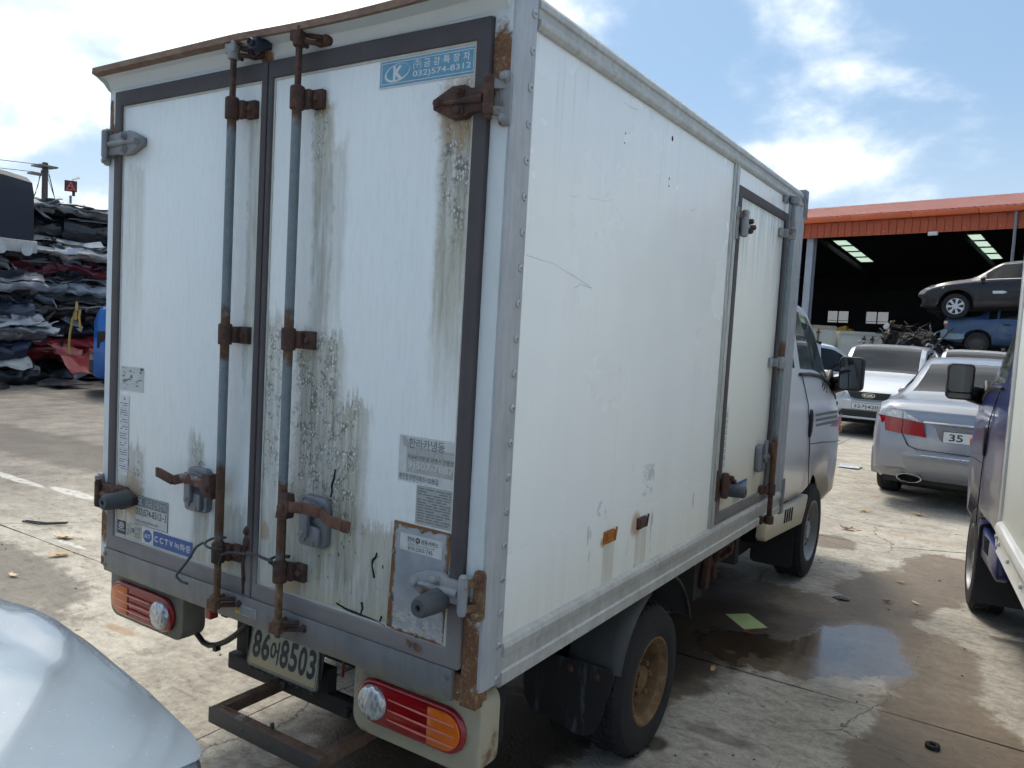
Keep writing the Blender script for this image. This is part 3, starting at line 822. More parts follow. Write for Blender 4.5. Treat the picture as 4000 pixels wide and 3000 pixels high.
def build_rear_doors(root):
    rng = random.Random(11)
    for side in (0, 1):
        x0, x1 = ((.052, .818), (.822, 1.588))[side]
        px0, px1 = ((.095, .793), (.842, 1.546))[side]
        d = MB(); d.box((x0+.012, -.004, .745), (x1-.012, .045, 2.276)); do = d.build('rear_door', DOOR, root, bevel=.002)
        note(do, ('left rear door, cleaner white', 'right rear door, badly stained and blistered')[side])
        g = MB(); o = [(x0, .734), (x1, .734), (x1, 2.286), (x0, 2.286)]; i = [(px0, .782), (px1, .782), (px1, 2.236), (px0, 2.236)]
        g.ring(o, i, 'Y', -.013, .01); g.build('door_seal', GASKET, do, bevel=.005)
        t = MB(); t.ring([(px0, .782), (px1, .782), (px1, 2.236), (px0, 2.236)], [(px0+.006, .788), (px1-.006, .788), (px1-.006, 2.230), (px0+.006, 2.230)], 'Y', -.0065, .005)
        t.build('seal_bead', flat('pale_sealant', C(190, 190, 180), .6), do)
        xc = (.711, .983)[side]
        lock_rod(do, xc, -.046, ROD, (2.156, 1.508, .857), 2.315, .705, cam_mat=(RUST, RUST_PALE))
        if side == 0:
            latch_rear(do, .515, .631, .951, 1.089, (.680, 1.053), (.432, 1.062), -1)
            hinge(do, .225, .030, 2.110, -1, STEEL_GREY, RUST_GALV); hinge(do, .225, .030, .925, -1, RUST, RUST_GALV)
            bx, bz = .200, .930
        else:
            latch_rear(do, 1.031, 1.145, .944, 1.084, (1.000, 1.050), (1.268, 1.040), 1)
            hinge(do, 1.441, 1.602, 2.095, 1, RUST, RUST_GALV); hinge(do, 1.441, 1.604, .930, 1, RUST_GALV, RUST_PALE)
            bx, bz = 1.535, .905
        b = MB(); b.lathe([(0, .029), (-.03, .029), (-.078, .0255), (-.086, .021), (-.086, .008), (-.065, .007), (-.065, .001)], (bx, -.026, bz), 'Y', 20)
        b.build('rubber_bumper', RUBBER_GREY, do)
        if side == 0:
            s = MB(); P = rrect(.108, .243, 1.290, 1.372, .002); s.prism(P, 'Y', -.0055, -.0035, 0)
            for k in range(26):
                a, c = rng.uniform(.112, .225), rng.uniform(1.295, 1.365); quad(s, REAR, a, a+rng.uniform(.004, .02), c, c+rng.uniform(.002, .009), .0057, 1)
            note(s.build('sticker', [PALE_STK, INK_GREY], do, smooth=0), 'worn blank square label')
            s = MB(); quad(s, REAR, .108, .163, 1.0, 1.272, .0055, 0); put_text(s, '▲', REAR, .130, .142, 1.258, 1.268, .006, 1)
            z = 1.25
            while z > 1.01:
                k = rng.randint(2, 3); lines(s, REAR, .113, .158, z-.008*k, z, k, .006, 1, rng, .45); z -= .008*k + .008
                quad(s, REAR, .110, .161, z+.003, z+.0037, .006, 1)
            note(s.build('sticker', [WHITE_STK, INK_GREY], do, smooth=0), 'tall white instruction label')
            s = MB(); quad(s, REAR, .213, .397, .847, .945, .0055, 1); quad(s, REAR, .215, .395, .849, .943, .006, 0); quad(s, REAR, .218, .392, .909, .941, .0064, 2)
            put_text(s, 'CK', REAR, .222, .256, .914, .936, .0068, 0, .02); put_text(s, '㈜금강특장차', REAR, .272, .389, .913, .937, .0068, 0)
            put_text(s, '032)574-8312~3', REAR, .218, .390, .872, .904, .0066, 1, .01); put_text(s, '에어로 냉동탑 특수장비 제작', REAR, .222, .345, .853, .865, .0066, 1)
            note(s.build('maker_plate', [PALE_STK, INK, INK_GREY], do, smooth=0), 'grey maker plate with telephone number')
            s = MB(); quad(s, REAR, .108, .160, .796, .842, .0055, 0); o = [(.134 + .0165*math.cos(a*.314), .826 + .0105*math.sin(a*.314)) for a in range(20)]; i = [(.134 + .014*math.cos(a*.314), .826 + .008*math.sin(a*.314)) for a in range(20)]
            s.ring(o, i, 'Y', -.006, -.0058, 1); put_text(s, 'H', REAR, .126, .142, .819, .833, .0062, 1, .03, slant=.4); put_text(s, 'HYUNDAI', REAR, .113, .156, .807, .814, .006, 1, .02)
            s.build('sticker', [NAVY_STK, WHITE_STK], do, smooth=0)
            s = MB(); quad(s, REAR, .163, .249, .793, .840, .0055, 0); lines(s, REAR, .166, .198, .798, .836, 6, .006, 1, rng); lines(s, REAR, .212, .246, .798, .836, 6, .006, 1, rng); quad(s, REAR, .199, .210, .812, .828, .006, 1)
            s.build('sticker', [flat('sticker_cream', C(190, 188, 172), .6), INK_GREY], do, smooth=0)
            s = MB(); quad(s, REAR, .256, .319, .791, .842, .0055, 0)
            s.prism([(.2875 + .025*math.cos(rad(22.5+45*k)), .816 + .022*math.sin(rad(22.5+45*k))) for k in range(8)], 'Y', -.0062, -.0056, 1)
            put_text(s, 'ADT', REAR, .270, .305, .809, .823, .0066, 0, .02); s.build('sticker', [WHITE_STK, BLUE_STK], do, smooth=0)
            s = MB(); quad(s, REAR, .3195, .529, .791, .840, .0055, 0); put_text(s, 'C C T V', REAR, .327, .428, .806, .826, .006, 1, .025); put_text(s, '녹화중', REAR, .436, .520, .804, .827, .006, 1, .012)
            s.build('sticker', [BLUE_STK, WHITE_STK], do, smooth=0)
            # broken catch beside the rod
            s = MB(); s.prism(rrect(.783, .806, .905, .945, .01), 'Y', -.012, -.004); s.prism(rrect(.780, .812, .872, .912, .012), 'Y', -.014, -.004); s.tube([(.79, -.012, .88), (.786, -.016, .84), (.789, -.012, .74)], .006, 6)
            bolt(s, .795, .93, -.012); bolt(s, .797, .89, -.014); s.build('broken_catch', RUST, do, bevel=.002)
            wr = MB(); wr.tube([(.70+.03*math.cos(a*.7), -.05+.028*math.sin(a*.7), .905-.004*a) for a in range(10)], .004, 6)
            wr.tube([(.675, -.072, .885), (.66, -.085, .872), (.625, -.09, .82), (.585, -.095, .775), (.582, -.095, .765), (.60, -.09, .752), (.625, -.088, .752)], .0042, 6)
            wr.build('tie_wire', flat('green_wire', C(66, 76, 74), .6), do)
        else:
            s = MB(); quad(s, REAR, 1.240, 1.546, 2.160, 2.229, .0055, 1); quad(s, REAR, 1.243, 1.543, 2.163, 2.226, .006, 0)
            s.ring([(1.248, 2.168), (1.538, 2.168), (1.538, 2.221), (1.248, 2.221)], [(1.2496, 2.1696), (1.5364, 2.1696), (1.5364, 2.2194), (1.2496, 2.2194)], 'Y', -.0066, -.0062, 1)
            o = [(1.300 + .040*math.cos(a*.1963)*1 + .010*math.sin(a*.1963), 2.194 + .0225*math.sin(a*.1963)) for a in range(32)]
            i = [(1.302 + .0365*math.cos(a*.1963) + .010*math.sin(a*.1963), 2.196 + .0195*math.sin(a*.1963)) for a in range(32)]
            s.ring(o, i, 'Y', -.0066, -.0062, 1); put_text(s, 'K', REAR, 1.287, 1.320, 2.176, 2.211, .0068, 1, .045)
            put_text(s, '(주)', REAR, 1.352, 1.378, 2.194, 2.217, .0066, 1, .01)
            for k, ch in enumerate('금강특장차'): put_text(s, ch, REAR, 1.386+.030*k, 1.406+.030*k, 2.196, 2.216, .0066, 1, .02)
            put_text(s, '032)574-8312', REAR, 1.352, 1.530, 2.173, 2.191, .0066, 1, .012)
            note(s.build('maker_sticker', [SKY_STK, WHITE_STK], do, smooth=0), 'light blue maker sticker with telephone number')
            s = MB(); quad(s, REAR, 1.364, 1.5455, 1.172, 1.288, .0055, 0); quad(s, REAR, 1.390, 1.543, 1.196, 1.262, .006, 1)
            s.add([REAR(1.372, 1.286, .0062), REAR(1.40, 1.262, .0062), REAR(1.385, 1.285, .0062), REAR(1.394, 1.255, .0062), REAR(1.378, 1.262, .0062)], [(0, 4, 3, 1, 2)], 1)
            put_text(s, '한라카냉동', REAR, 1.396, 1.510, 1.258, 1.284, .0064, 2, .01); put_text(s, '정비 냉동탑차 A/S지정점', REAR, 1.396, 1.540, 1.243, 1.255, .0064, 0); put_text(s, '차수리전문점 냉동기 전문점', REAR, 1.394, 1.540, 1.230, 1.241, .0064, 3)
            put_text(s, '9)507-7887', REAR, 1.396, 1.540, 1.202, 1.226, .0064, 0, .015); put_text(s, '청진동광명아파트102동앞', REAR, 1.368, 1.496, 1.176, 1.192, .0064, 3)
            note(s.build('sticker', [PALE_STK, GREY_STK, INK_GREY, INK], do, smooth=0), 'torn refrigeration service sticker')
            s = MB(); quad(s, REAR, 1.427, 1.541, 1.070, 1.168, .0055, 0); lines(s, REAR, 1.432, 1.537, 1.075, 1.164, 13, .006, 1, rng)
            note(s.build('sticker', [GREY_STK, INK_GREY], do, smooth=0), 'grey sheet of fine print')
            pp = MB(); pp.add([REAR(1.350, .786, .0075), REAR(1.532, .766, .0075), REAR(1.545, 1.064, .0075), REAR(1.361, 1.066, .0075), REAR(1.350, .786, .004), REAR(1.532, .766, .004), REAR(1.545, 1.064, .004), REAR(1.361, 1.066, .004)], [(0, 1, 2, 3), (0, 4, 5, 1), (1, 5, 6, 2), (2, 6, 7, 3), (3, 7, 4, 0)])
            pp.build('patch_plate', PATCH, do, smooth=0)
            for x, z in ((1.368, 1.052), (1.453, 1.054), (1.536, 1.052), (1.364, .985), (1.535, .975), (1.360, .87), (1.356, .80), (1.45, .785)): rv = MB(); bolt(rv, x, z, -.0075, .005, .004); rv.build('patch_rivet', BOLT, do)
            s = MB(); s.add([REAR(1.383, .997, .008), REAR(1.519, .994, .008), REAR(1.520, 1.040, .008), REAR(1.384, 1.040, .008)], [(0, 1, 2, 3)], 0)
            put_text(s, '한라', REAR, 1.408, 1.432, 1.021, 1.034, .0086, 1, .01); put_text(s, '●', REAR, 1.434, 1.449, 1.020, 1.035, .0086, 1); put_text(s, '카', REAR, 1.437, 1.446, 1.023, 1.032, .009, 0); put_text(s, '냉동서비스', REAR, 1.452, 1.508, 1.021, 1.034, .0086, 1, .01)
            put_text(s, '냉동탑차 정비 수리전문, 판매', REAR, 1.408, 1.496, 1.012, 1.018, .0086, 2); put_text(s, '010-2502-745', REAR, 1.410, 1.490, 1.000, 1.010, .0086, 1)
            s.build('sticker', [PALE_STK, INK, INK_GREY], do, smooth=0)
            # splits in the skin and the rotten lower edge
            s = MB()
            for P in ([(1.140, 1.165), (1.137, 1.14), (1.130, 1.12), (1.131, 1.10), (1.127, 1.087)], [(1.304, .968), (1.300, .955), (1.29, .945), (1.288, .93), (1.294, .915), (1.298, .90)], [(1.165, .80), (1.20, .793), (1.25, .79), (1.30, .788), (1.345, .784)], [(1.255, .79), (1.262, .81), (1.258, .825)], [(1.325, .79), (1.33, .805)], [(1.128, 1.08), (1.133, 1.04), (1.13, .985), (1.12, .95)]):
                s = MB(); s.tube([(x, -.0042, z) for x, z in P], [.0025+.0015*((k*7) % 3)/2 for k in range(len(P))], 5); s.build('skin_split', flat('split_dark', C(28, 28, 28), .95), do)
            s = MB(); s.add([(1.425, -.015, .774), (1.45, -.021, .772), (1.445, -.024, .756), (1.43, -.017, .760)], [(0, 1, 2, 3)]); s.add([(1.452, -.015, .772), (1.478, -.022, .768), (1.475, -.024, .752), (1.455, -.018, .754)], [(0, 1, 2, 3)])
            s.build('peeling_tape', RUST_PALE, do, solid=.001)
            s = MB(); s.tube([(.983+.028*math.cos(a*.7), -.05+.026*math.sin(a*.7), .905-.003*a) for a in range(10)], .004, 6)
            s.tube([(.985, -.076, .893), (.94, -.075, .895), (.90, -.06, .892), (.86, -.06, .885), (.79, -.07, .878), (.765, -.075, .865), (.757, -.075, .835)], .0042, 6)
            s.build('tie_wire', flat('black_wire', C(40, 44, 48), .6), do)

def build_side_door(root):
    d = MB(); y0, y1, z0, z1 = 1.70, 2.50, .797, 2.212
    X = W-.004
    d.box((W-.03, y0, z0), (X, y1, z1)); do = d.build('side_door', SDOOR, root, bevel=.002)
    g = MB(); g.ring([(y0, z0), (y1, z0), (y1, z1), (y0, z1)], [(1.745, .842), (2.448, .842), (2.448, 2.172), (1.745, 2.172)], 'X', X-.006, X+.010); g.build('door_seal', GASKET, do, bevel=.004)
    p = MB()
    for a, b, h in ((1.636, 1.648, .006), (1.650, 1.668, .011), (1.672, 1.694, .007)): p.box((W-.03, a, .79), (W+h-.002, b, 2.285))
    p.build('door_post', ALU_DIRTY, do, bevel=.002)
    t = MB(); t.box((W-.02, 1.70, 2.214), (W-.001, 2.50, 2.284)); t.build('door_header', SIDE, do)
    def sx(mb): return mb
    r = MB(); xr = W+.042; yr = 2.425
    r.tube([(xr, yr, .86), (xr, yr, 2.12)], .0145, 14); r.build('lock_rod', SROD, do)
    e = MB(); e.bar((xr, yr, 2.11), (xr, yr, 2.26), .02, .02); e.build('rod_end_bar', STEEL_GREY, do, bevel=.003)
    e = MB(); e.bar((xr, yr, .87), (xr, yr, .70), .022, .022); e.build('rod_end_bar', RUST, do, bevel=.003)
    for zc, m in ((2.107, RUST_GALV), (1.481, RUST_GALV), (.852, RUST)):
        b = MB(); b.lathe([(-.028, .015), (-.028, .0205), (.028, .0205), (.03, .015)], (xr, yr, zc), 'Z', 14); b.box((W-.002, yr-.07, zc-.022), (W+.014, yr-.03, zc+.022)); b.box((W+.01, yr-.04, zc-.02), (W+.034, yr-.01, zc+.02)); b.build('rod_bracket', m, do, bevel=.004)
    for zc, m in ((2.268, STEEL_GREY), (.70, RUST)):
        b = MB(); b.box((W+.004, yr-.055, zc-.02), (W+.022, yr-.012, zc+.02)); b.lathe([(-.02, .014), (-.02, .024), (.02, .024), (.022, .014)], (xr, yr, zc), 'Z', 12); b.box((xr-.012, yr+.012, zc-.026), (xr+.014, yr+.03, zc+.022)); b.build('rod_cam', m, do, bevel=.005)
    # latch
    b = MB(); b.prism(rrect(2.25, 2.34, .955, 1.085, .015), 'X', W-.002, W+.028); b.box((W+.02, 2.27, 1.02), (W+.045, 2.35, 1.04)); b.box((W+.026, 2.285, 1.0), (W+.044, 2.31, 1.11)); b.build('latch_body', ZINC, do, bevel=.005)
    b = MB(); b.box((W+.02, 2.36, 1.03), (W+.05, 2.42, 1.09)); b.build('handle_hub', RUST, do, bevel=.005)
    for zc, m in ((2.055, RUST_GALV), (.968, RUST)):
        h = MB(); h.lathe([(-.055, .010), (-.05, .016), (.05, .016), (.055, .010)], (W+.032, 1.712, zc), 'Z', 12); h.box((W+.004, 1.665, zc-.065), (W+.014, 1.70, zc+.065)); h.box((W+.01, 1.715, zc-.028), (W+.022, 1.80, zc+.028))
        h.prism([(1.79, zc-.035), (1.84, zc-.012), (1.85, zc), (1.84, zc+.012), (1.79, zc+.035)], 'X', W+.004, W+.02)
        h.build('hinge_strap', m, do, bevel=.004)
        for y, dz in ((1.80, .02), (1.80, -.02), (1.838, 0)): h = MB(); h.lathe([(0, .012), (.018, .011), (.022, .006)], (W+.02, y, zc+dz), 'X', 8); h.build('hinge_bolt', RUST, do)
    b = MB(); b.lathe([(0, .028), (.03, .028), (.075, .025), (.083, .020), (.083, .008), (.06, .007)], (W+.012, 1.80, .935), 'X', 18); b.build('rubber_bumper', RUBBER_GREY, do)
    rng = random.Random(5)
    s = MB(); quad(s, RIGHT, 1.752, 1.800, 1.035, 1.292, X+.0012, 0)
    z = 1.27
    while z > 1.05:
        k = rng.randint(2, 3); lines(s, RIGHT, 1.757, 1.796, z-.008*k, z, k, X+.0018, 1, rng, .45); z -= .008*k + .008
    note(s.build('sticker', [WHITE_STK, INK_GREY], do, smooth=0), 'tall white instruction label')
    s = MB(); quad(s, RIGHT, 1.862, 1.912, .888, .935, X+.0012, 2); s.prism([(1.887 + .020*math.cos(rad(22.5+45*k)), .912 + .018*math.sin(rad(22.5+45*k))) for k in range(8)], 'X', X+.0013, X+.0018, 0)
    quad(s, RIGHT, 1.912, 2.150, .886, .938, X+.0012, 0); put_text(s, 'CCTV', RIGHT, 1.925, 2.045, .902, .924, X+.0018, 1, .02); put_text(s, '녹화중', RIGHT, 2.055, 2.142, .900, .926, X+.0018, 1, .012)
    s.build('sticker', [BLUE_STK, WHITE_STK, WHITE_STK], do, smooth=0)
    s = MB(); quad(s, RIGHT, 1.95, 2.055, .846, .882, X+.0012, 0); lines(s, RIGHT, 1.955, 2.05, .850, .880, 3, X+.0018, 1, rng); s.build('sticker', [PALE_STK, INK_GREY], do, smooth=0)

def wheel(parent, x, y, z, R, rim_r, width, side, rim_mat, dish=.05, style='steel', tread=True, name='wheel'):
    """wheel whose outer face lies at x (side +1 faces +x)"""
    e = bpy.data.objects.new(name, None); COL.objects.link(e); e.parent = parent; e.empty_display_size = .1
    s = side; w = width
    P = [(0, rim_r+.004), (.006, rim_r+.015), (.008, lerp(rim_r, R, .45)), (.002, lerp(rim_r, R, .8)), (-.012, R-.012), (-.026, R-.002)]
    nb = 5
    for k in range(nb):
        a = -.03 - (w-.06)*k/nb; b = a - (w-.06)/nb
        P += [(a, R), (b+.006, R), (b+.005, R-.007), (b+.001, R-.007)]
    P += [(-w+.026, R-.002), (-w+.012, R-.012), (-w, lerp(rim_r, R, .6)), (-w, rim_r), (-w*.5, rim_r-.006)]
    t = MB(); t.lathe([(p*s, r) for p, r in P], (x, y, z), 'X', 44, closed=True)
    if tread:   # cross sipes on the tread shoulders
        for k in range(44):
            a = 2*math.pi*(k+.5)/44
            for off in (-.035, -w+.035):
                c = Vector((x + off*s, y + math.cos(a)*(R+.001), z + math.sin(a)*(R+.001)))
                M = Matrix.Translation(c) @ Matrix.Rotation(a, 4, 'X')
                t.cbox((0, 0, 0), (.034, .006, .018), None, M)
    t.build('tyre', TYRE, e, smooth=40)
    r = MB()
    if style == 'steel':
        prof = [(-.004, rim_r+.008), (.004, rim_r+.006), (.004, rim_r-.002), (-.006, rim_r-.008), (-.018, rim_r-.014), (-.022, rim_r-.020), (-dish*.7, rim_r-.028), (-dish, rim_r*.78), (-dish*.8, rim_r*.60), (-dish*.55, rim_r*.42), (-dish*.55, rim_r*.30), (-dish*.3, rim_r*.28), (-dish*.3, rim_r*.02)]
        r.lathe([(p*s, q) for p, q in prof], (x, y, z), 'X', 36, caps=(0, 1))
        for k in range(5):
            a = 2*math.pi*k/5; r.lathe([(-dish*.6*s, .011), (-dish*.2*s, .010)], (x, y + math.cos(a)*rim_r*.36, z + math.sin(a)*rim_r*.36), 'X', 6)
        r.build('rim', rim_mat, e, smooth=40)
        h = MB()
        for k in range(10):
            a = 2*math.pi*(k+.5)/10; h.lathe([(-(dish*.93)*s, .017), (-(dish*.80)*s, .016)], (x, y + math.cos(a)*rim_r*.68, z + math.sin(a)*rim_r*.68), 'X', 10)
        h.build('rim_vent', DARK, e)
    else:
        r.lathe([(.002*s, rim_r+.006), (.004*s, rim_r-.006), (-.012*s, rim_r-.016), (-.06*s, rim_r-.02), (-.06*s, .02)], (x, y, z), 'X', 36, caps=(0, 1)); r.build('rim', BLACK, e)
        q = MB(); ns = 7
        for k in range(ns):
            a = 2*math.pi*k/ns
            pts = []
            for rr, ww in ((.05, .022), (rim_r*.6, .026), (rim_r-.008, .042)):
                for sg in (-1, 1): pts.append((x + (.004 if rr < .1 else -.002)*s, y + math.cos(a)*rr - math.sin(a)*ww*sg, z + math.sin(a)*rr + math.cos(a)*ww*sg))
            q.add(pts, [(0, 1, 3, 2), (2, 3, 5, 4)])
        q.lathe([(-.01*s, .075), (.004*s, .07), (.010*s, .04), (.010*s, .002)], (x, y, z), 'X', 20); q.lathe([(-.012*s, rim_r), (.006*s, rim_r+.002), (.004*s, rim_r-.012), (-.012*s, rim_r-.012)], (x, y, z), 'X', 36, closed=True)
        q.build('hub_cap', rim_mat, e, solid=.006)
    return e

def stadium(x0, x1, z0, z1, n=10):
    r = (z1-z0)/2; zc = (z0+z1)/2
    return [(x1-r + r*math.cos(rad(-90+180*k/n)), zc + r*math.sin(rad(-90+180*k/n))) for k in range(n+1)] + [(x0+r + r*math.cos(rad(90+180*k/n)), zc + r*math.sin(rad(90+180*k/n))) for k in range(n+1)]

def build_tail_lamp(root, x0, x1, z0, z1, inner_right, hx0, hx1, hz0, hm):
    e = bpy.data.objects.new('tail_lamp', None); COL.objects.link(e); e.parent = root
    h = MB(); h.prism(rrect(hx0, hx1, hz0, .668, .045, 6), 'Y', .03, .12); h.build('lamp_bracket', hm, e, bevel=.008)
    y = .012
    b = MB(); b.prism(stadium(x0, x1, z0, z1), 'Y', y, .034); b.build('red_lens', RED_LENS, e, bevel=.012, seg=3)
    sgn = 1 if inner_right else -1
    cx = (x1-.062) if inner_right else (x0+.062); zc = (z0+z1)/2
    ox0, ox1 = (x0+.012, x0+.115) if inner_right else (x1-.115, x1-.012)
    P = [p for p in stadium(x0+.012, x1-.012, z0+.012, z1-.012)]
    P = [(min(max(px, ox0), ox1), pz) for px, pz in P]
    o = MB(); Q = []
    for p in P:
        if not Q or (abs(p[0]-Q[-1][0]) + abs(p[1]-Q[-1][1])) > 1e-4: Q.append(p)
    o.prism(Q, 'Y', y-.004, y+.006); o.build('orange_lens', ORANGE_LENS, e, bevel=.004)
    c = MB(); c.lathe([(.002, .047), (-.008, .046), (-.013, .042), (-.018, .026), (-.020, .004)], (cx, y, zc), 'Y', 28); c.build('clear_lens', CLEAR_LENS, e)
    for k in (-.030, -.004, .024):  # pink tubes drawn in for the highlights on the red lens
        r = MB(); a, d = (x0+.028, cx-.05) if inner_right else (cx+.05, x1-.028)
        m = lerp(a, d, .5)
        r.tube([(a+.004, y-.002, zc+k), (m, y-.008, zc+k+.0015), (d, y-.006, zc+k)], [.0016, .0030, .0024], 8)
        r.build('lens_highlight', mat('pink_lens_highlight', lambda T: dict(color=C(206, 120, 108), rough=.15, coat=.6)), e)
    return e

def build_running_gear(root):
    ch = MB()
    for x in (.44, 1.20): ch.box((x-.03, .27, .47), (x+.03, 4.3, .60))
    for y in (.36, 1.0, 1.9, 2.7): ch.box((.42, y-.04, .49), (1.22, y+.04, .59))
    ch.tube([(.10, 1.213, .29), (1.54, 1.213, .29)], .045, 12); ch.sphere((.82, 1.213, .29), (.14, .13, .14)); ch.tube([(.82, 1.3, .30), (.82, 3.4, .42)], .035, 10)
    ch.box((.30, 3.0, .30), (1.35, 4.3, .70)); ch.box((.10, 1.9, .35), (.40, 2.6, .60))
    for x in (.40, 1.24): ch.tube([(x, .55, .46), (x, 1.2, .36), (x, 1.9, .46)], .03, 6)
    ch.build('chassis', DARK, root)
    wheel(root, 1.600, 1.213, .281, .281, .160, .15, 1, mat('yellow_brown_rim', rust_fn(C(72, 52, 38), C(116, 90, 62), C(156, 132, 98))), dish=.10)
    wheel(root, 1.430, 1.213, .281, .281, .160, .15, 1, RUST, dish=.06, tread=False)
    wheel(root, .040, 1.213, .281, .281, .160, .15, -1, RUST, dish=.10, tread=False)
    wheel(root, .210, 1.213, .281, .281, .160, .15, -1, RUST, dish=.06, tread=False)
    fr = flat('grey_steel_rim', C(140, 142, 146), .5, .3, .15, 10)
    wheel(root, 1.555, 4.06, .318, .318, .200, .19, 1, fr, dish=.05); wheel(root, .085, 4.06, .318, .318, .200, .19, -1, fr, dish=.05, tread=False)
    # rear mudguard in two arcs and its rubber flap
    for a0, a1, r0, r1, x0, x1 in ((98, 158, .365, .318, 1.40, 1.605), (62, 18, .408, .432, 1.36, 1.605)):
        g = MB(); rows = []
        for k in range(13):
            t = k/12; a = rad(lerp(a0, a1, t)); r = lerp(r0, r1, t)
            rows.append([(x, 1.213 + math.cos(a)*(r+o), .281 + math.sin(a)*(r+o)) for x, o in ((x0, .0), (x0+.06, .012), (x1-.05, .012), (x1-.012, .004), (x1, -.012))])
        g.grid(rows); g.build('mudguard', PLASTIC_DUSTY, root, solid=.006, smooth=50)
    f = MB(); P = [(1.245, .42), (1.240, .29), (1.250, .235), (1.272, .205), (1.31, .193), (1.40, .178), (1.47, .165), (1.505, .168), (1.535, .19), (1.552, .225), (1.575, .31), (1.598, .405), (1.59, .43)]
    f.prism(P, 'Y', .885, .893); f.build('mud_flap', FLAP, root, bevel=.002)
    for x in (1.43, 1.535):
        b = MB(); bolt(b, x, .392, .884, .010, .008); b.build('flap_bolt', RUST, root)
    f = MB(); f.prism(rrect(1.28, 1.545, .15, .48, .03), 'Y', 3.615, 3.622); f.build('mud_flap', flat('black_flap', C(30, 31, 34), .7), root)
    f = MB(); f.prism([(.05, .42), (.05, .20), (.09, .165), (.36, .19), (.39, .24), (.39, .42)], 'Y', .885, .893); f.build('mud_flap', FLAP, root)
    # tow hook and bracket behind the rail
    k = MB(); k.prism(rrect(2.16, 2.44, .475, .575, .04), 'X', 1.47, 1.485); k.ring(rrect(2.20, 2.46, .49, .56, .03), rrect(2.235, 2.43, .508, .545, .016), 'X', 1.486, 1.512); k.bar((1.48, 2.16, .56), (1.48, 2.12, .38), .03, .05); k.bar((1.48, 2.24, .50), (1.48, 2.26, .40), .02, .04)
    k.build('rope_hook', RUST, root, bevel=.004)
    for q in (((1.30, 2.05, .33), (1.455, 2.17, .62)), ((.95, 2.7, .36), (1.45, 2.76, .60))):
        k = MB(); k.box(*q); k.build('underframe_box', flat('underframe_grey', C(52, 51, 50), .8), root)

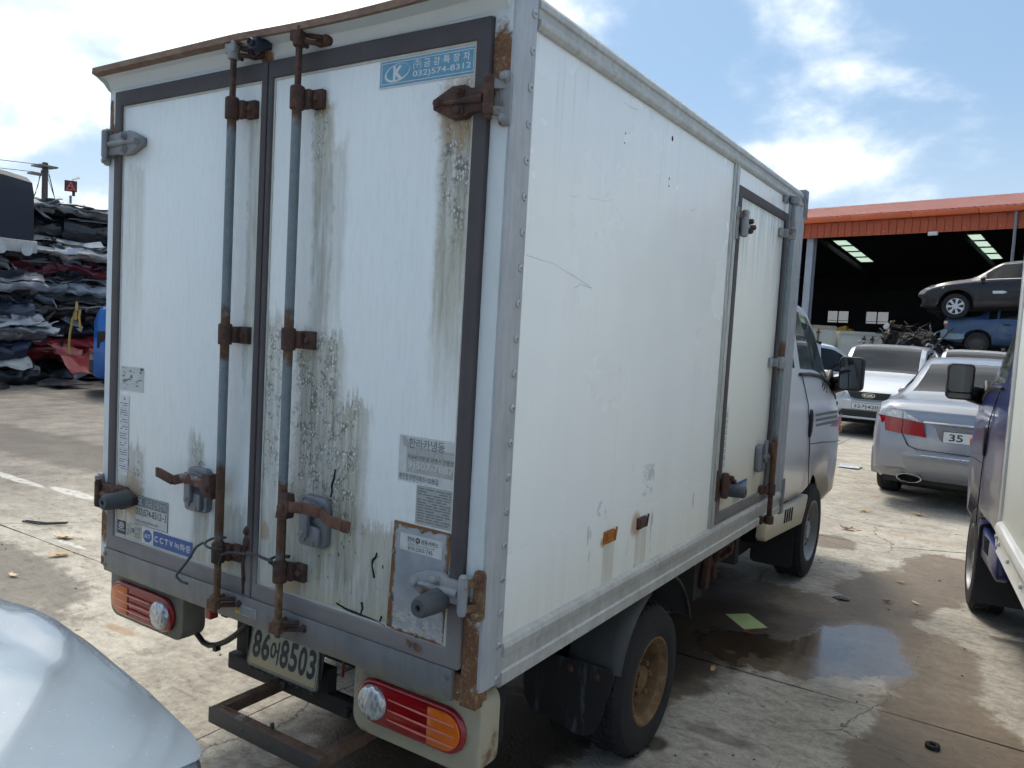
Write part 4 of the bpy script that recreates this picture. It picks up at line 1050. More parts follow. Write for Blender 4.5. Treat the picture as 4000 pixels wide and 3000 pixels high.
def build_tail(root):
    build_tail_lamp(root, 1.236, 1.600, .497, .618, False, 1.208, 1.636, .452, HOUSING)
    build_tail_lamp(root, .040, .404, .497, .618, True, .014, .438, .478, HOUSING_L)
    # number plate, leaning slightly
    p = bpy.data.objects.new('number_plate', None); COL.objects.link(p); p.parent = root
    F = lambda u, v, off: (u, .200 + (v-.387)*.15 - off, v)
    s = MB(); P = rrect(.552, .892, .386, .540, .016, 4)
    n = len(P); s.add([F(x, z, 0) for x, z in P] + [F(x, z, -.012) for x, z in P], [tuple(range(n))] + [(i, n+i, n+(i+1) % n, (i+1) % n) for i in range(n)])
    s.build('plate_frame', flat('plate_frame_grey', C(120, 122, 124), .5, .4), p)
    s = MB(); P = rrect(.559, .885, .393, .534, .010, 4); s.add([F(x, z, .0015) for x, z in P], [tuple(range(len(P)))], 0)
    o = rrect(.562, .882, .396, .531, .009, 4); i = rrect(.5638, .8802, .3978, .5292, .008, 4); n = len(o)
    s.add([F(x, z, .0022) for x, z in o + i], [(k, (k+1) % n, n+(k+1) % n, n+k) for k in range(n)], 1)
    def plate_fn(T):
        x, y, z = T.xyz(); n = T.noise(9, 5, .65)
        c = T.mix(n, C(188, 192, 172), C(202, 204, 186)); return dict(color=T.mix(z.step(.46, .39)*n*1.2, c, C(206, 176, 112)), rough=.5)
    s.build('plate_sheet', [mat('aged_plate', plate_fn), NAVY_STK], p, smooth=0)
    s = MB()
    for ch, a, b, z0, z1 in (('8', .573, .612, .42, .512), ('6', .617, .656, .42, .512), ('어', .660, .702, .422, .496), ('8', .708, .747, .42, .512), ('5', .752, .790, .42, .512), ('0', .795, .833, .42, .512), ('3', .838, .874, .42, .512)):
        put_text(s, ch, F, a, b, z0, z1, .0030, 0, .028)
    s.build('plate_characters', NAVY_STK, p, smooth=0)
    t = MB()
    for k in range(15): t.cbox((.8945, .20 + .008, .40 + .0092*k), (.006, .01, .0055)); t.cbox((.5495, .208, .40 + .0092*k), (.006, .01, .0055))
    for k in range(10): t.cbox((.58+.033*k, .196, .384), (.016, .008, .004))
    t.build('frame_teeth', PLASTIC_DUSTY, p)['kind'] = 'stuff'
    # step made of square tube
    s = MB(); z = .342
    stepm = mat('rusted_step_tube', rust_fn(C(66, 50, 43), C(98, 77, 64), C(132, 110, 92), grey=.1))
    s.box((.675, -.030, z-.018), (1.150, .004, z+.022)); s.box((.671, .005, z-.016), (.704, .240, z+.02)); s.box((1.116, .005, z-.016), (1.149, .240, z+.02))
    so_ = s.build('rear_step', stepm, root, bevel=.003)
    s = MB(); s.box((.673, -.035, z-.026), (1.153, -.0315, z+.024)); s.cbox((.83, -.034, z), (.012, .006, .012)); s.cbox((.95, -.034, z-.004), (.012, .006, .012)); s.box((.92, -.008, z+.022), (.928, .004, z+.04)); s.build('step_face', flat('dull_steel_face', C(82, 80, 80), .6, .3), so_, bevel=.002)
    b = MB(); b.box((.40, .242, .315), (1.38, .282, .372)); b.box((.62, .24, .37), (.90, .28, .45)); b.box((.42, .26, .38), (.48, .34, .50)); b.box((1.16, .26, .38), (1.22, .34, .50)); b.cbox((1.0, .23, .35), (.02, .02, .03)); b.cbox((1.03, .23, .345), (.02, .02, .03))
    b.build('underrun_bar', flat('black_underrun', C(38, 38, 38), .75), root, bevel=.004)
    b = MB(); b.box((.42, .55, .30), (1.2, .62, .58)); b.build('crossmember', DARK, root)
    # loose lamp cable and hanging lamps
    c = MB(); c.tube([(.408, .09, .512), (.415, .095, .497), (.425, .1, .482), (.452, .1, .466), (.485, .1, .464), (.525, .1, .476), (.57, .1, .500), (.611, .1, .529), (.655, .1, .566), (.70, .11, .615)], .0095, 8); c.cbox((.528, .097, .468), (.016, .02, .018)); c.cbox((.41, .09, .525), (.03, .03, .03))
    c.build('lamp_cable', BLACK, root)
    c = MB(); c.prism(rrect(.590, .622, .612, .652, .006), 'Y', .0, .03); c.build('reflector', RED_LENS, root, bevel=.004)
    c = MB(); c.prism(rrect(.640, .676, .625, .652, .008), 'Y', .02, .06); c.cbox((.47, .06, .635), (.04, .05, .03)); c.build('plate_lamp', BLACK, root, bevel=.004)
    c = MB(); c.tube([(1.10, .10, .62), (1.08, .12, .56), (1.04, .16, .50)], .004, 6); c.prism(rrect(1.125, 1.15, .61, .655, .004), 'Y', .06, .09); c.build('hanging_wire', flat('dull_red', C(120, 44, 36), .6), root)
    # stowed inner bracket of the right lamp
    c = MB(); c.box((1.19, .12, .50), (1.62, .16, .66)); c.build('lamp_support', DARK, root)

# ------------------------------------------------------------------ lofted vehicle bodies
from mathutils import noise as mnoise
def pchip(xs, ys, x):
    n = len(xs)
    if x <= xs[0]: return ys[0]
    if x >= xs[-1]: return ys[-1]
    h = [xs[i+1]-xs[i] for i in range(n-1)]; d = [(ys[i+1]-ys[i])/h[i] for i in range(n-1)]
    m = [d[0]] + [0 if d[i-1]*d[i] <= 0 else 2*d[i-1]*d[i]/(d[i-1]+d[i]) for i in range(1, n-1)] + [d[-1]]
    i = max(k for k in range(n-1) if xs[k] <= x); t = (x-xs[i])/h[i]
    return (2*t**3-3*t*t+1)*ys[i] + (t**3-2*t*t+t)*h[i]*m[i] + (-2*t**3+3*t*t)*ys[i+1] + (t**3-t*t)*h[i]*m[i+1]

def loft_body(root, keys, arches, wind, rear, sidewins, paint, glass=None, tail=None, nose=None, cx=0., name='body', pillar=None, crush=None, step=.05, frame=None):
    """keys: (y, ztop, zbelt, wbelt, wtop, zbot). Builds the body, its windows and a dark floor under root."""
    glass = glass or WINDOW
    ky = [k[0] for k in keys]; ya, yb = ky[0], ky[-1]
    ys = set(ky) | {w for p in (wind, rear) if p for w in p} | {w for p in sidewins for w in p}
    for yc, zc, R in arches: ys |= {yc + R*math.cos(rad(a)) for a in range(0, 181, 12)}
    k = ya
    while k < yb: ys.add(k); k += step
    ys = sorted(ys); out = [ys[0]]
    for y in ys[1:]:
        if y - out[-1] > .004: out.append(y)
    ys = out
    P = []
    for y in ys:
        zt, zb, wb, wt, z0 = (pchip(ky, [q[i] for q in keys], y) for i in range(1, 6))
        for yc, zc, R in arches:
            if abs(y-yc) < R: z0 = max(z0, zc + math.sqrt(R*R-(y-yc)**2))
        zb = min(zb, zt-.008); z0 = min(z0, zb-.06); h = zb-z0; g = min(1, max(0, (zt-zb)/.3))
        e = lambda a, b, t: (lerp(a[0], b[0], t), lerp(a[1], b[1], t))
        p5 = (wb*.955, zb); p6 = (wt+.015, zt-.05*g-.010)
        row = [(wb*.90, z0), (wb*.985, z0+.12*h), (wb, z0+.42*h), (wb*1.0, z0+.70*h), (wb*.988, zb-.10*h), p5, e(p5, p6, .07), e(p5, p6, .90), p6, (wt*.90, zt-.018*g-.004), (wt*.55, zt-.005*g), (0, zt)]
        P.append(row)
    nr = 12; tail = tail or [0]*nr; nose = nose or [0]*nr
    def pt(i, j, s):
        y = ys[i]
        wt_ = max(0, 1-(y-ya)/.4)**2; wn = max(0, 1-(yb-y)/.4)**2
        v = Vector((cx + s*P[i][j][0], y + tail[j]*wt_ + nose[j]*wn, P[i][j][1]))
        if crush: v = crush(v)
        return v
    kinds = {'body': MB()}
    names = {}
    for s in (1, -1):
        for i in range(len(ys)-1):
            ym = (ys[i]+ys[i+1])/2
            for j in range(nr-1):
                if s == -1 and False: continue
                key = 'body'
                if j == 6:
                    for n_, (a, b) in enumerate(sidewins):
                        if a <= ym <= b: key = ('side_window', n_, s)
                if j >= 9 and wind and wind[0] <= ym <= wind[1]: key = ('windscreen', 0, 0)
                if j >= 9 and rear and rear[0] <= ym <= rear[1]: key = ('rear_window', 0, 0)
                if pillar and key == 'body' and 5 <= j <= 8 and pillar[0] <= ym <= pillar[1]: key = ('pillar_trim', 0, s)
                q = [pt(i, j, s), pt(i, j+1, s), pt(i+1, j+1, s), pt(i+1, j, s)]
                kinds.setdefault(key, MB()).add(q, [(0, 1, 2, 3) if s > 0 else (3, 2, 1, 0)])
    for i in (0, len(ys)-1):
        for j in range(nr-1):
            kinds['body'].add([pt(i, j, 1), pt(i, j+1, 1), pt(i, j+1, -1), pt(i, j, -1)], [(0, 1, 2, 3) if i else (3, 2, 1, 0)])
    body = None
    for key, mb in kinds.items():
        if key == 'body': body = mb.build(name, paint, root, smooth=42, weld=True)
        else: mb.build(key[0], frame or BLACK if key[0] == 'pillar_trim' else glass, root, smooth=42, weld=True)
    u = MB(); zmin = min(k[5] for k in keys)
    u.box((cx-.62, ya+.25, zmin-.05), (cx+.62, yb-.25, zmin+.10))
    for yc, zc, R in arches: u.box((cx-.66, yc-R*.98, zmin+.05), (cx+.66, yc+R*.98, zc+R*.9))
    u.build('underbody', DARK, root)
    return body

def line(root, pts, m, r=.003, name='panel_gap'):
    b = MB(); b.tube(pts, r, 5); return b.build(name, m, root)
GAP = flat('panel_gap_dark', C(40, 42, 44), .8)

# ------------------------------------------------------------------ light truck cab (used by both box trucks)
def build_cab(root, paint, skirt, right=True, left=True, decals=True):
    keys = [(2.88, 1.82, 1.42, .735, .585, .60), (2.98, 1.865, 1.42, .752, .61, .60), (3.4, 1.890, 1.40, .765, .625, .60), (3.75, 1.868, 1.388, .77, .62, .58), (4.1, 1.72, 1.345, .772, .625, .52), (4.45, 1.42, 1.235, .770, .65, .45), (4.62, 1.27, 1.16, .758, .66, .44), (4.76, 1.14, 1.06, .735, .62, .44), (4.84, 1.02, .95, .70, .58, .44), (4.88, .88, .82, .64, .5, .46)]
    e = bpy.data.objects.new('cab', None); COL.objects.link(e); e.parent = root
    loft_body(e, keys, [(4.06, .318, .385)], (3.86, 4.50), (2.881, 2.882), [(2.99, 3.30), (3.42, 4.34)], paint, CLEAR, cx=.82, name='cab_shell', pillar=(4.05, 4.6), nose=[-.04, .0, .02, .03, .02, 0, 0, 0, 0, 0, 0, 0])
    for s in ((1,) if right and not left else (-1,) if left and not right else (1, -1)):
        X = lambda d: .82 + s*d
        # lower skirt with louvres
        k = MB(); P = [(2.86, .60), (2.84, .50), (2.87, .475), (3.10, .462), (3.72, .425), (3.80, .50), (3.86, .598)]
        k.prism(P, 'X', X(.69), X(.745)); k.build('skirt_panel', skirt, e, bevel=.012)
        k = MB()
        for q in range(4): k.bar((X(.7475), 3.26+.055*q, .595-.004*q), (X(.7475), 3.245+.055*q, .515-.004*q), .005, .016, up=(0, 1, 0))
        k.build('louvre', GAP, e)
        # door gap, belt moulding, handle
        xg = .7715
        line(e, [(X(.748), 3.40, 1.385), (X(xg), 3.50, 1.22), (X(xg+.0015), 3.60, 1.05), (X(xg+.0015), 3.635, .93), (X(xg+.001), 3.655, .80), (X(xg-.001), 3.70, .68), (X(.763), 3.77, .575)], GAP)
        line(e, [(X(.770), 3.66, .955), (X(.774), 4.0, .935), (X(.774), 4.4, .905), (X(.76), 4.70, .885)], GAP, .0022, 'crease_line')
        line(e, [(X(.742), 3.36, 1.400), (X(.744), 3.6, 1.397), (X(.746), 3.9, 1.380), (X(.745), 4.15, 1.338), (X(.742), 4.35, 1.272), (X(.738), 4.5, 1.205)], BLACK, .011, 'belt_moulding')
        h = MB(); h.lathe([(.0, .095), (.012*s, .09), (.016*s, .07), (.016*s, .02)], (0, 0, 0), 'X', 20); o = h.build('door_handle', BLACK, e); o.location = (X(.768), 3.605, 1.09); o.scale = (1, .36, .95)
        # indicator
        h = MB(); h.prism(rrect(4.715, 4.755, .945, 1.0, .012), 'X', X(.72), X(.758)); h.build('indicator', ORANGE_LENS, e, bevel=.006)
        # mirror on its arm
        m = bpy.data.objects.new('door_mirror', None); COL.objects.link(m); m.parent = root
        x0, x1 = (.81, .965)
        h = MB(); lo, hi = sorted((X(x0), X(x1))); h.prism(rrect(lo, hi, 1.285, 1.515, .03), 'Y', 4.15, 4.235); h.build('mirror_shell', BLACK, m, bevel=.015)
        h = MB(); h.prism(rrect(lo+.012, hi-.012, 1.335 if s < 0 else 1.297, 1.503, .022), 'Y', 4.146, 4.1495); h.build('mirror_glass', MIRROR, m)
        if s < 0:
            h = MB(); h.prism(rrect(lo+.012, hi-.012, 1.296, 1.326, .012), 'Y', 4.144, 4.1495); h.build('mirror_glass', MIRROR, m)
        h = MB(); h.bar((X(.72), 4.36, 1.33), (X(.84), 4.20, 1.36), .05, .05); h.bar((X(.72), 4.42, 1.27), (X(.83), 4.20, 1.31), .05, .06); h.prism([(4.20, 1.33), (4.48, 1.215), (4.50, 1.26), (4.30, 1.42)], 'X', X(.715), X(.745)); h.build('mirror_arm', BLACK, m, bevel=.012)
    # interior
    i = MB()
    for x in (.50, 1.12): i.box((x-.22, 3.15, 1.02), (x+.22, 3.28, 1.48)); i.box((x-.22, 3.2, .92), (x+.22, 3.7, 1.05)); i.box((x-.12, 3.15, 1.50), (x+.12, 3.23, 1.64))
    i.build('seat', flat('seat_fabric', C(92, 92, 88), .9), e, bevel=.03)
    i = MB(); i.box((.15, 4.1, 1.02), (1.49, 4.4, 1.24)); i.build('dashboard', flat('dash_grey', C(96, 98, 96), .8), e, bevel=.04)
    i = MB(); i.lathe([(.012*math.cos(a*.785), .19+.012*math.sin(a*.785)) for a in range(8)], (0, 0, 0), 'Y', 24, closed=True); i.bar((-.18, 0, 0), (.18, 0, 0), .03, .02); o = i.build('steering_wheel', BLACK, e); o.location = (.46, 3.95, 1.28); o.rotation_euler = (rad(-35), 0, 0)
    i = MB(); i.box((.16, 2.9, .62), (1.48, 4.4, .68)); i.build('cab_floor', DARK, e)
    i = MB(); i.box((.30, 3.45, 1.895), (1.34, 3.475, 1.925)); i.box((.30, 2.95, 1.885), (1.34, 2.98, 1.912)); i.tube([(1.36, 2.95, 1.90), (1.36, 3.5, 1.915), (1.33, 3.62, 1.89)], .014, 8); i.build('roof_trim', BLACK, e)
    if decals:
        st = MB(); xg = W-.0455
        for k, (z, h) in enumerate(((1.142, .016), (1.108, .016), (1.074, .016))):
            st.add([(.82+.7738, 3.72+.02*k, z-h), (.82+.775, 4.10, z-h-.008), (.82+.7755, 4.10, z-.006), (.82+.7738, 3.72+.02*k, z)], [(0, 1, 2, 3)], 0)
            st.add([(.82+.775, 4.10, z-h-.008), (.82+.7748, 4.44, z-h-.02), (.82+.7748, 4.44, z-.014), (.82+.7755, 4.10, z-.006)], [(0, 1, 2, 3)], 0)
        note(st.build('stripe_decal', flat('grey_stripe', C(128, 130, 130), .5), e, smooth=0), 'faded grey stripes')
        st = MB(); st.add([(.82+.7752, 4.20, 1.028), (.82+.776, 4.44, 1.012), (.82+.7645, 4.66, 1.01), (.82+.762, 4.67, 1.10), (.82+.7735, 4.44, 1.058)], [(0, 1, 2, 3, 4)])
        note(st.build('stripe_decal', flat('pink_decal', C(186, 138, 140), .5), e, smooth=0), 'faded pink flash')
        sc = MB()
        for Q in ([(3.90, 1.30), (3.905, 1.345), (3.94, 1.34), (3.93, 1.315), (3.90, 1.318)], [(3.955, 1.352), (3.958, 1.335)], [(3.985, 1.335), (3.965, 1.315), (3.975, 1.295), (4.0, 1.31), (3.985, 1.335)], [(4.02, 1.335), (4.05, 1.335), (4.04, 1.30), (4.045, 1.265)], [(3.955, 1.30), (3.95, 1.28)]):
            sc.tube([(.82 + .7625 + (1.36-z)*.05, y, z) for y, z in Q], .0025, 5)
        note(sc.build('scribble', GAP, e), 'pen scribble on the door')
    return e

# ------------------------------------------------------------------ cars
SEDAN = [(-2.49, 1.005, .95, .80, .69, .33), (-2.42, 1.055, .985, .875, .75, .29), (-2.2, 1.085, 1.01, .92, .79, .26), (-1.80, 1.105, 1.02, .940, .78, .25), (-1.62, 1.145, 1.02, .944, .735, .25), (-.95, 1.475, 1.015, .946, .61, .24), (-.3, 1.545, 1.0, .946, .63, .24), (.35, 1.51, .985, .945, .62, .24), (1.2, 1.09, .965, .94, .70, .24), (1.75, 1.01, .91, .935, .78, .25), (2.2, .89, .80, .90, .74, .26), (2.42, .77, .68, .80, .62, .28), (2.49, .66, .58, .68, .52, .32)]
SUV = [(-2.15, 1.30, .98, .80, .62, .38), (-2.05, 1.55, 1.02, .87, .64, .33), (-1.75, 1.66, 1.03, .90, .66, .30), (-.6, 1.70, 1.01, .91, .67, .28), (.15, 1.655, .995, .91, .66, .28), (.95, 1.16, .985, .905, .70, .28), (1.4, 1.06, .95, .90, .78, .29), (1.85, .93, .86, .85, .68, .30), (2.03, .82, .76, .76, .60, .32), (2.10, .70, .62, .66, .5, .34)]
def tailpiece(): return [.10, -.02, -.04, .0, .02, .03, .03, .03, .03, .04, .05, .05]

def build_sedan_rear(loc, rz):
    r = thing('silver_sedan', 'silver saloon car parked tail towards the viewer, licence plate reading 35', 'car', loc, (0, 0, rz))
    loft_body(r, SEDAN, [(-1.42, .34, .40), (1.50, .34, .40)], (.42, 1.16), (-1.58, -.98), [(-1.30, -.36), (-.28, .80)], SILVER, tail=tailpiece(), pillar=(-.37, -.27))
    for y in (-1.42, 1.50):
        for s in (1, -1): wheel(r, s*.925, y, .335, .335, .21, .23, s, CHROME, style='alloy', tread=False)
    yb = -2.455
    # tail lamps wrap the corner
    for s in (-1, 1):
        e = bpy.data.objects.new('tail_lamp', None); COL.objects.link(e); e.parent = r
        F = lambda u, v, o: (s*u, -2.508 - o + max(0, (u-.70))**2*3.4 + max(0, v-.80)*.08, v)
        def patch(nm, P, m, o):
            b = MB(); rows = []
            for t in range(7):
                a = t/6; rows.append([F(lerp(P[0][0], P[1][0], a), lerp(P[0][1], P[1][1], a), o), F(lerp(P[3][0], P[2][0], a), lerp(P[3][1], P[2][1], a), o)])
            b.grid(rows); b.build(nm, m, e, solid=.014)
        patch('red_lens', [(.405, .735), (.62, .75), (.62, .895), (.445, .875)], RED_LENS, .004); patch('red_lens', [(.628, .75), (.855, .775), (.862, .915), (.628, .897)], RED_LENS, .004)
        patch('clear_lens', [(.450, .881), (.62, .90), (.62, .975), (.60, .965)], CLEAR_LENS, .010); patch('clear_lens', [(.628, .902), (.860, .92), (.80, .985), (.632, .985)], CLEAR_LENS, .010)
    b = MB(); b.box((-.44, yb-.050, .875), (.44, yb-.02, .895)); b.build('chrome_strip', CHROME, r, bevel=.006)
    b = MB(); b.prism([(-.34, .862), (.34, .862), (.26, .67), (.20, .655), (-.20, .655), (-.26, .67)], 'Y', yb-.047, yb-.03); b.build('plate_recess', flat('recess_silver', C(120, 122, 128), .4, .5), r, bevel=.004)
    b = MB(); quad(b, REAR, -.26, .26, .70, .815, -(yb-.049), 1); quad(b, REAR, -.254, .254, .706, .809, -(yb-.0496), 0); put_text(b, '35', REAR, -.205, -.085, .722, .792, -(yb-.0505), 1, .02); put_text(b, '거', REAR, -.03, .04, .722, .79, -(yb-.0505), 1); b.build('number_plate', [WHITE_STK, INK], r, smooth=0)
    b = MB(); put_text(b, 'GENESIS', REAR, -.60, -.39, .672, .70, -(yb-.040), 0, .02); b.build('model_badge', CHROME, r, smooth=0)
    rows = []
    b = MB()
    for t in range(17):
        a = -1+2*t/16; x = a*.90; y0 = yb-.085 + .30*max(0, abs(a)-.45)**2*1.6
        rows.append([(x, y0+.05, .60), (x, y0, .585), (x, y0-.012, .56), (x, y0, .47), (x, y0+.03, .36), (x, y0+.09, .30)])
    b.grid(rows); b.build('bumper', SILVER, r, smooth=40)
    b = MB(); b.tube([((-1+2*t/16)*.84, yb-.094 + .30*max(0, abs(-1+2*t/16)-.45)**2*1.6, .555) for t in range(17)], .007, 6); b.build('bumper_line', flat('silver_crease', C(196, 198, 202), .25, .8), r)
    for s in (-1, 1):
        b = MB(); b.lathe([(.0, 1.0), (-.05, 1.0), (-.055, .9), (-.03, .84), (.05, .84)], (0, 0, 0), 'Y', 24, closed=True); o = b.build('exhaust_tip', flat('exhaust_chrome', C(196, 192, 178), .25, .8), r); o.scale = (.115, 1, .045); o.location = (s*.52, yb-.045, .315)
        b = MB(); b.lathe([(.0, .97), (.01, .05)], (0, 0, 0), 'Y', 24); o = b.build('exhaust_bore', DARK, r); o.scale = (.1, 1, .04); o.location = (s*.52, yb-.02, .315)
    b = MB(); b.prism([(-.70, .97), (-.78, 1.0), (-.74, 1.015), (-.55, 1.05)], 'X', -.012, .012); o = b.build('roof_fin', SILVER, r, bevel=.006); o.location = (.12, -.08, .435)
    b = MB(); b.box((-.78, -2.36, .24), (.78, -2.2, .34)); b.build('diffuser', BLACK, r)
    line(r, [(-.70, yb-.028, .985), (-.66, yb-.03, .88), (-.615, yb-.045, .74), (-.56, yb-.075, .64), (-.48, yb-.085, .61), (0, yb-.09, .60), (.48, yb-.085, .61), (.615, yb-.045, .74), (.70, yb-.028, .985)], GAP, .004)
    for s in (-1, 1):
        b = MB(); b.sphere((s*1.0, .95, 1.02), (.10, .06, .07)); b.build('door_mirror', SILVER, r)
        b = MB(); b.box((s*.88-.05, .92, .98), (s*.88+.05, .98, 1.01)); b.build('mirror_stalk', BLACK, r)
    return r

def build_suv_front(loc, rz):
    r = thing('white_suv', 'white sport utility car facing the viewer, grille badge and number 32 over silver bumper', 'car', loc, (0, 0, rz))
    loft_body(r, SUV, [(-1.30, .35, .42), (1.33, .35, .42)], (.18, .93), (-2.0, -1.7), [(-1.95, -1.2), (-1.1, -.15), (-.05, .72)], SILVER2, nose=[-.05, 0, .04, .04, .0, 0, 0, 0, 0, 0, 0, 0])
    for y in (-1.30, 1.33):
        for s in (1, -1): wheel(r, s*.90, y, .35, .35, .21, .22, s, CHROME, style='alloy', tread=False)
    yf = 2.12
    FR = lambda u, v, o: (-u, yf + o, v)
    b = MB(); b.prism([(-.36, .815), (.36, .815), (.30, .715), (.22, .69), (-.22, .69), (-.30, .715)], 'Y', yf-.05, yf+.012); b.build('grille', BLACK, r, bevel=.01)
    for z in (.79, .765, .74, .715):
        b = MB(); b.box((-.31, yf+.010, z-.004), (.31, yf+.018, z+.004)); b.build('grille_bar', PLASTIC_DUSTY, r)
    b = MB(); b.prism([(.11*math.cos(a*.314), .757+.042*math.sin(a*.314)) for a in range(20)], 'Y', yf+.012, yf+.024, 0); put_text(b, 'KIA', FR, -.075, .075, .738, .776, .0255, 1, .03); o_ = [(.11*math.cos(a*.314), .757+.042*math.sin(a*.314)) for a in range(20)]; b.ring(o_, [(x*.9, .757+(z-.757)*.85) for x, z in o_], 'Y', yf+.02, yf+.0265, 1); b.build('badge', [INK, CHROME], r)
    b = MB(); quad(b, FR, -.26, .26, .50, .62, .055, 1); quad(b, FR, -.254, .254, .506, .614, .0556, 0); put_text(b, '32거4209', FR, -.225, .235, .52, .598, .0562, 1, .02); b.build('number_plate', [WHITE_STK, INK], r, smooth=0)
    b = MB(); rows = []
    for t in range(17):
        a = -1+2*t/16; x = a*.86; y0 = yf+.05 - .34*max(0, abs(a)-.4)**2*1.7
        rows.append([(x, y0-.06, .67), (x, y0, .65), (x, y0, .50), (x, y0-.02, .48)])
    b.grid(rows); b.build('bumper', SILVER2, r, smooth=40)
    b = MB(); rows = []
    for t in range(17):
        a = -1+2*t/16; x = a*.84; y0 = yf+.03 - .34*max(0, abs(a)-.4)**2*1.7
        rows.append([(x, y0, .485), (x, y0-.01, .36)])
    b.grid(rows); b.build('lower_grille', BLACK, r, smooth=40)
    for z in (.455, .425, .395):
        b = MB(); b.tube([((-1+2*t/16)*.6, yf+.034 - .34*max(0, abs((-1+2*t/16)*.7)-.4)**2*1.7, z) for t in range(17)], .007, 6); b.build('grille_bar', PLASTIC_DUSTY, r)
    b = MB(); b.tube([((-1+2*t/16)*.84, yf+.05 - .34*max(0, abs(-1+2*t/16)-.4)**2*1.7, .35) for t in range(17)], .022, 8); b.build('skid_strip', SILVER2, r)
    for s in (-1, 1):
        b = MB(); b.prism([(s*.40, .80), (s*.45, .68), (s*.66, .70), (s*.76, .84), (s*.70, .88), (s*.5, .85)], 'Y', yf-.16, yf-.02); b.build('headlamp', CLEAR_LENS, r, bevel=.01)
        b = MB(); b.prism([(s*.47, .60), (s*.74, .62), (s*.76, .50), (s*.52, .48)], 'Y', yf-.08, yf+.03); b.build('fog_lamp_surround', BLACK, r, bevel=.008)
        b = MB(); b.sphere((s*1.0, .86, 1.05), (.12, .06, .075)); b.build('door_mirror', SILVER2, r)
        b = MB(); b.lathe([(0, 1), (-.006, .98), (-.006, .02)], (0, 0, 0), 'Y', 20); o = b.build('mirror_glass', WINDOW, r); o.location = (s*1.0, .80, 1.05); o.scale = (.1, 1, .06)
        b = MB(); b.tube([(s*.60, -1.7, 1.68), (s*.62, -1.5, 1.735), (s*.63, -.4, 1.75), (s*.62, -.1, 1.70)], .018, 8); b.build('roof_rail', STEEL_GREY, r)
    b = MB(); b.bar((.1, .95, 1.145), (-.5, 1.0, 1.13), .012, .012); b.build('wiper', BLACK, r)
    return r

def build_plain_suv(loc, rz, name, label, paint, rails=BLACK, tail=None):
    r = thing(name, label, 'car', loc, (0, 0, rz))
    loft_body(r, SUV, [(-1.30, .35, .42), (1.33, .35, .42)], (.18, .93), (-2.0, -1.7), [(-1.95, -1.2), (-1.1, -.15), (-.05, .72)], paint)
    for y in (-1.30, 1.33):
        for s in (1, -1): wheel(r, s*.90, y, .35, .35, .21, .22, s, CHROME, style='alloy', tread=False)
    for s in (-1, 1):
        b = MB(); b.tube([(s*.60, -1.75, 1.66), (s*.62, -1.55, 1.75), (s*.63, -.4, 1.77), (s*.61, -.02, 1.66)], .028, 8); b.build('roof_rail', rails, r)
        b = MB(); b.prism(rrect(.70, .86, 1.02, 1.22, .04), 'X', s*.93, s*1.06); b.build('door_mirror', BLACK, r, bevel=.02)
        b = MB(); b.prism([(1.75, .70), (2.02, .70), (2.05, .82), (1.8, .90)], 'X', s*.55, s*.80); b.build('headlamp', CLEAR_LENS, r, bevel=.02)
        b = MB(); b.prism([(-2.1, .85), (-2.0, .85), (-1.95, 1.15), (-2.1, 1.15)], 'X', s*.62, s*.86); b.build('tail_lamp', tail or RED_LENS, r, bevel=.02)
    b = MB(); b.box((-.7, 2.0, .42), (.7, 2.14, .62)); b.box((-.75, -2.22, .42), (.75, -2.1, .66)); b.build('bumper', PLASTIC_DUSTY, r, bevel=.03)
    return r

